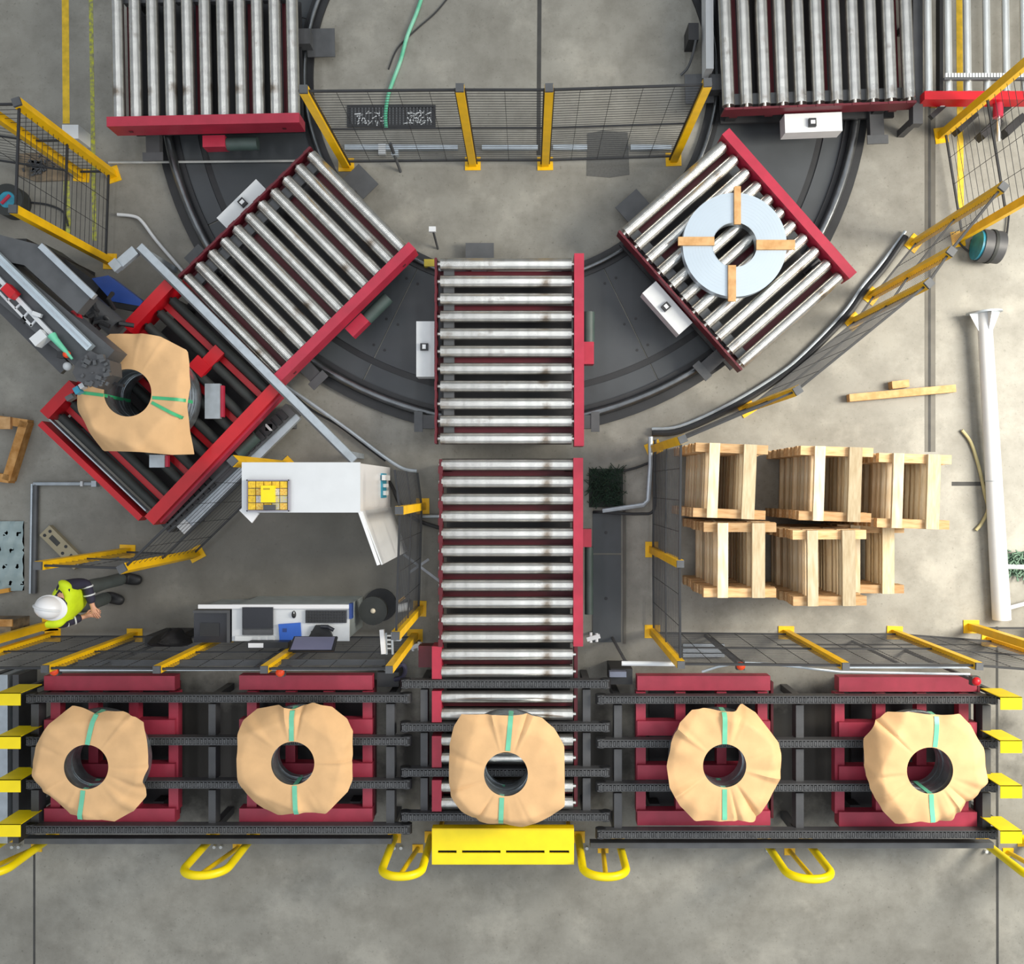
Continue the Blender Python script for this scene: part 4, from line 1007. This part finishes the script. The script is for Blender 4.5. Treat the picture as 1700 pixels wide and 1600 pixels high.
q = P(520, 1069, 1.3); part('stand', MB().bar((q.x, q.y - .03, 1.32), (q.x, q.y - .0, hD), .06, .04).box((q.x, q.y + .0, hD + .01), (.22, .16, .02)), BLACK, t)
t = thing('power_box', 'black power box with white label below the desk edge', 'box', P(440, 1078, 0))
part('body', MB().pbox(410, 1066, 478, 1076, 1.1, .15), BLACK, t); part('foot', MB().pbox(440, 1068, 450, 1074, .95, .95), BLACK, t); part('label_plate', MB().pbox(412, 1067.5, 437, 1075, 1.106, .006), WHITES, t)
t = thing('stool', 'round black stool beside the right end of the desk', 'stool', P(622, 1016, 0))
c = P(619, 1014, .55)
part('seat', MB().cyl((c.x, c.y, .48), (c.x, c.y, .55), .165, 28), RUB, t); part('seat_button', MB().dome((c.x, c.y, .55), .03, .03, .02), mat('pale_knob', 'cfc5b0', .5), t)
part('stem', MB().cyl((c.x, c.y, .03), (c.x, c.y, .48), .03, 10), DGREY, t)
part('foot', MB().cyl((c.x, c.y, 0), (c.x, c.y, .03), .2, 24), BLACK, t)
# black jacket on the fence foot
mb = MB(); rr = random.Random(8); cc = P(265, 1066, .95); vs = []; fs = []; n = 26; m_ = 7
prof = [(223, 1082), (226, 1094), (250, 1092), (280, 1094), (300, 1090), (305, 1076), (290, 1066), (284, 1052), (274, 1049), (268, 1055), (262, 1050), (255, 1058), (235, 1070)]
pw = [P(x, 1066 + (y - 1072) * .75, .95) for x, y in prof]; rad = resample(pw, cc, n)
for i in range(m_ + 1):
    s = i / m_
    for k_ in range(n):
        a_ = 2 * PI * k_ / n; r_ = rad[k_] * (1 - s * .92); vs.append((cc.x + r_ * math.cos(a_), cc.y + r_ * math.sin(a_), .62 + .32 * s ** .6 + .04 * math.sin(3 * a_ + s * 5) * s))
for i in range(m_):
    for k_ in range(n): fs.append((i * n + k_, i * n + (k_ + 1) % n, (i + 1) * n + (k_ + 1) % n, (i + 1) * n + k_))
fs.append(tuple(m_ * n + k_ for k_ in range(n)))
single('black_jacket', mb.add(vs, fs), mat('black_fabric', '17171a', .85, var=.3), 'crumpled black jacket heaped on a box left of the desk', 'jacket')
single('storage_box', MB().pbox(240, 1056, 292, 1072, .62, .62), BLACK, 'black box under the crumpled jacket left of the desk', 'box')
# valves and switches
t = thing('gauge_rack', 'small white and steel instrument rack between the posts right of the desk', 'rack', P(660, 1070, 0))
zz = 1.5
part('white_bar', MB().bar(P(634, 1045, zz), P(637, 1085, zz), .045, .05), WHITES, t)
for x in (641, 651): part('bar', MB().bar(P(x, 1050, zz - .1), P(x + 1, 1086, zz - .1), .02, .03), GALV, t)
for y in (1055, 1062, 1069, 1076): part('rung', MB().bar(P(640, y, zz - .1), P(652, y, zz - .1), .015, .02), SILVER, t)
part('block', MB().box(P(660, 1058, zz - .2), (.08, .06, .1)), GALV, t)
part('upright', MB().bar(P(655, 1060, zz - .15), (P(655, 1060, zz - .15).x, P(655, 1060, zz - .15).y, 0), .04, .04), DGREY, t)
part('cross_arm', MB().bar(P(634, 1062, zz - .14), P(664, 1058, zz - .14), .03, .03), DGREY, t)
t = thing('valve', 'steel valve with brass lever beside the upper fence post right of the desk', 'valve', P(665, 1010, 0))
part('body', MB().cyl(P(660, 1010, .6), P(678, 1006, .6), .05, 14), SILVER, t); part('lever', MB().bar(P(660, 1000, .65), P(672, 991, .65), .03, .02), BRONZE, t); part('pipe', MB().cyl(P(668, 1008, .6), (P(668, 1008, .6).x, P(668, 1008, .6).y, 0), .025, 10), DGREY, t)
for (x, y, zz, lb, m_) in ((90, 1114, 1.85, 'orange emergency stop button at the far left fence corner', ORANGE), (465, 1116, 1.85, 'orange emergency stop button on the fence below the desk', ORANGE), (1230, 1105, 1.85, 'red emergency stop button on the tray below the pallets', ORANGE), (1621, 1131, 1.75, 'red emergency stop button at the far right red frame', RED2)):
    p = P(x, y, zz); t = thing('emergency_stop', lb, 'button', (p.x, p.y, 0))
    part('button', MB().dome((p.x, p.y, zz), .045, .045, .04), m_, t); part('housing', MB().box((p.x, p.y, zz - .04), (.08, .09, .08)), CFRAME, t)
    part('stand', MB().bar((p.x, p.y, zz - .08), (p.x, p.y, 0), .03, .03), DGREY, t)
for (x, y, s_) in ((690, 1072, 1), (985, 1058, -1)):
    p = P(x, y, .35); t = thing('pneumatic_valve', 'small silver pneumatic fitting %s of the straight conveyor' % ('left' if s_ == 1 else 'right'), 'valve', (p.x, p.y, 0))
    part('body', MB().box(p, (.16, .05, .06), rz=R(15)), SILVER, t); part('port', MB().cyl(p + Vector((-.03, -.06, 0)), p + Vector((-.03, .06, 0)), .018, 8).cyl(p + Vector((.04, -.05, 0)), p + Vector((.04, .05, 0)), .018, 8), WHITE, t)
    part('stand', MB().bar(p, (p.x, p.y, 0), .03, .03), DGREY, t)
t = thing('junction_boxes', 'blue-grey junction box on dark bracket right of the straight conveyor end', 'box', P(1028, 1118, 0))
part('box', MB().pbox(1012, 1115, 1040, 1124, .6, .1), GBOX if False else mat('bluegrey_box', '72788a', .5), t); part('bracket', MB().pbox(1014, 1110, 1050, 1136, .5, .5), BLACK, t)
t = thing('junction_boxes', 'dark coiled hose and box below the fence corner right of the desk', 'box', P(660, 1120, 0))
part('bracket', MB().pbox(626, 1116, 662, 1140, .5, .5), BLACK, t)
part('hose', MB().tube(smooth([P(655, 1110, .6), P(668, 1103, .65), P(673, 1112, .6), P(668, 1124, .55), P(655, 1128, .52)]), .025, 8), CLOTH, t)
t = thing('end_frame', 'grey steel frame beyond the yellow guards at the left edge', 'frame', P(15, 1260, 0))
for x, w_, m_ in ((6, 13, GALV), (26, 10, CFRAME), (-12, 10, DGREY)): part('beam', MB().pbox(x - w_ / 2, 1120, x + w_ / 2, 1400, .4, .4), m_, t)
t = thing('aluminium_profile', 'short grey ribbed profile stack below the pallets beside the fence post', 'profile', P(1170, 1083, 0))
for j in range(3): part('profile', MB().pbox(1134, 1069 + 8 * j, 1203, 1075 + 8 * j, .06, .06), GALV, t)

# ------------------------------------------------------------------ person
def skin_obj(name, chains, m, parent, off, sub=2):
    vs = []; es = []; rs = []
    def idx(p):
        for i, q in enumerate(vs):
            if (q - p).length < 1e-4: return i
        return None
    for ch in chains:
        last = None
        for (p, r) in ch:
            p = Vector(p); i = idx(p)
            if i is None: vs.append(p); rs.append(r if isinstance(r, tuple) else (r, r)); i = len(vs) - 1
            if last is not None: es.append((last, i))
            last = i
    me = bpy.data.meshes.new(name); me.from_pydata([tuple(v) for v in vs], es, []); me.update()
    o = bpy.data.objects.new(name, me); COL.objects.link(o)
    md = o.modifiers.new('skin', 'SKIN'); md.use_smooth_shade = True; md.branch_smoothing = .4
    if not me.skin_vertices: me.skin_vertices.new()
    for i, r in enumerate(rs): me.skin_vertices[0].data[i].radius = r; me.skin_vertices[0].data[i].use_root = (i == 0)
    sb = o.modifiers.new('sub', 'SUBSURF'); sb.levels = sb.render_levels = sub
    dg = bpy.context.evaluated_depsgraph_get(); ev = o.evaluated_get(dg); m2 = bpy.data.meshes.new_from_object(ev, depsgraph=dg)
    bpy.data.objects.remove(o, do_unlink=True)
    m2.name = name; m2.materials.clear(); m2.materials.append(m); m2.polygons.foreach_set('use_smooth', [True] * len(m2.polygons))
    o = bpy.data.objects.new(name, m2); COL.objects.link(o); o.parent = parent
    return o
pp = thing('person', 'person in white helmet, hi-vis vest and grey trousers walking at the left', 'person', (-5.0, -1.24, 0), R(-12))
# local: +x is the way the person faces, +y their left
pel = (0, 0, .95); head_c = (.06, 0, 1.60)
hipL, kneeL, ankL, toeL = (.0, .10, .90), (.04, .13, .50), (.10, .16, .09), (.27, .17, .04)
hipR, kneeR, ankR, toeR = (.0, -.10, .90), (-.0, -.10, .50), (-.06, -.11, .09), (.11, -.13, .04)
che, nek = (.02, 0, 1.30), (.03, 0, 1.46)
shL, elL, wrL = (.02, .20, 1.40), (.13, .22, 1.13), (.23, -.02, 1.09)
shR, elR, wrR = (.02, -.20, 1.40), (-.02, -.25, 1.14), (.13, -.17, 1.0)
body_ch = [[(pel, (.13, .10)), ((.01, 0, 1.12), (.125, .095)), (che, (.14, .10)), (nek, .055), ((.045, 0, 1.53), .062), (head_c, (.085, .075)), ((.05, 0, 1.68), .075)]]
for hp, kn, an, to in ((hipL, kneeL, ankL, toeL), (hipR, kneeR, ankR, toeR)):
    body_ch.append([(pel, (.13, .10)), (hp, .085), (kn, .055), (an, .036), (to, .022)])
for sh, el, wr in ((shL, elL, wrL), (shR, elR, wrR)):
    body_ch.append([(che, (.14, .10)), (sh, .058), (el, .042), (wr, .028)])
    d = (Vector(wr) - Vector(el)).normalized(); sdv = d.cross(Vector((0, 0, 1))).normalized(); palm = Vector(wr) + d * .05
    body_ch[-1].append((tuple(palm), (.032, .02)))
    for j, (o_, l_) in enumerate(((-.03, .07), (-.01, .08), (.01, .075), (.03, .06))):
        k1 = palm + d * .03 + sdv * o_; k2 = k1 + d * l_ * .5 - Vector((0, 0, .015)); k3 = k2 + d * l_ * .4 - Vector((0, 0, .035))
        body_ch.append([(tuple(palm), .02), (tuple(k1), .009), (tuple(k2), .008), (tuple(k3), .007)])
    s2 = sdv * (-1 if wr[1] > 0 else 1); th = Vector(wr) + d * .03 + s2 * -.03
    body_ch.append([(tuple(palm), .02), (tuple(th), .011), (tuple(th + d * .03 + s2 * -.02), .009), (tuple(th + d * .055 + s2 * -.018), .008)])
skin_obj('body', body_ch, SKIN, pp, 0)
part('nose', MB().tube([(.135, 0, 1.62), (.165, 0, 1.585)], .012, 8, .018), SKIN, pp)
for e in (.032, -.032): part('eye', MB().dome((.137, e, 1.625), .012, .014, .009, 10, 4, True), BLACK, pp)
part('mouth', MB().box((.143, 0, 1.545), (.01, .05, .008)), mat('lips', 'a8645c', .5), pp)
for e in (.088, -.088): part('ear', MB().dome((.055, e, 1.60), .03, .014, .038, 10, 6, True), SKIN, pp)
part('hair', MB().dome((.03, 0, 1.60), .098, .094, .09, 18, 8), mat('dark_hair', '3a2c22', .7), pp)
skin_obj('trousers', [[(pel, (.155, .125)), (hipL, .105), (kneeL, .078), ((.09, .158, .10), .082)], [(pel, (.155, .125)), (hipR, .105), (kneeR, .078), ((-.06, -.11, .10), .082)], [(pel, (.155, .125)), ((.0, 0, 1.04), (.15, .115))]], TROUS, pp, 0)
skin_obj('shirt', [[((.01, 0, 1.04), (.15, .115)), (che, (.165, .12)), ((.03, 0, 1.42), (.10, .09)), (nek, .082), ((.035, 0, 1.51), .072)], [(che, (.165, .12)), (shL, .078), (elL, .062), ((.222, .0, 1.092), .048)], [(che, (.165, .12)), (shR, .078), (elR, .062), ((.115, -.178, 1.014), .048)]], CLOTH, pp, 0)
vst = skin_obj('hi_vis_vest', [[((.0, 0, .92), (.185, .15)), ((.01, 0, 1.08), (.178, .142)), (che, (.185, .14)), ((.02, 0, 1.40), (.14, .11))], [(che, (.185, .14)), ((.02, .19, 1.395), .098), ((.03, .225, 1.34), .09)], [(che, (.185, .14)), ((.02, -.19, 1.395), .098), ((.03, -.225, 1.34), .09)]], VEST, pp, 0)
for (e, w_) in ((elL, wrL), (elR, wrR)):
    e, w_ = Vector(e), Vector(w_)
    for s in (.15, .5):
        p = e + (w_ - e) * s; d = (w_ - e).normalized(); part('sleeve_band', MB().cyl(p - d * .008, p + d * .008, .062, 16), SILVER, pp)
for e, a_, tt in (('L', ankL, toeL), ('R', ankR, toeR)):
    skin_obj('boot', [[((a_[0], a_[1], .19), .068), ((a_[0] - .02, a_[1], .06), (.078, .058)), ((a_[0] + .09, a_[1], .06), (.078, .062)), ((tt[0] + .03, tt[1], .05), (.06, .048))]], BLACK, pp, 0)
part('helmet', MB().dome((.045, 0, 1.65), .142, .12, .15, 28, 10), WHITES, pp)
part('helmet_brim', MB().dome((.06, 0, 1.645), .172, .132, .025, 28, 4), WHITES, pp)
part('helmet_ridge', MB().tube([(.045 + .145 * math.cos(x), 0, 1.65 + .152 * math.sin(x)) for x in [R(20 + 14 * i) for i in range(11)]], .012, 8), WHITE, pp)
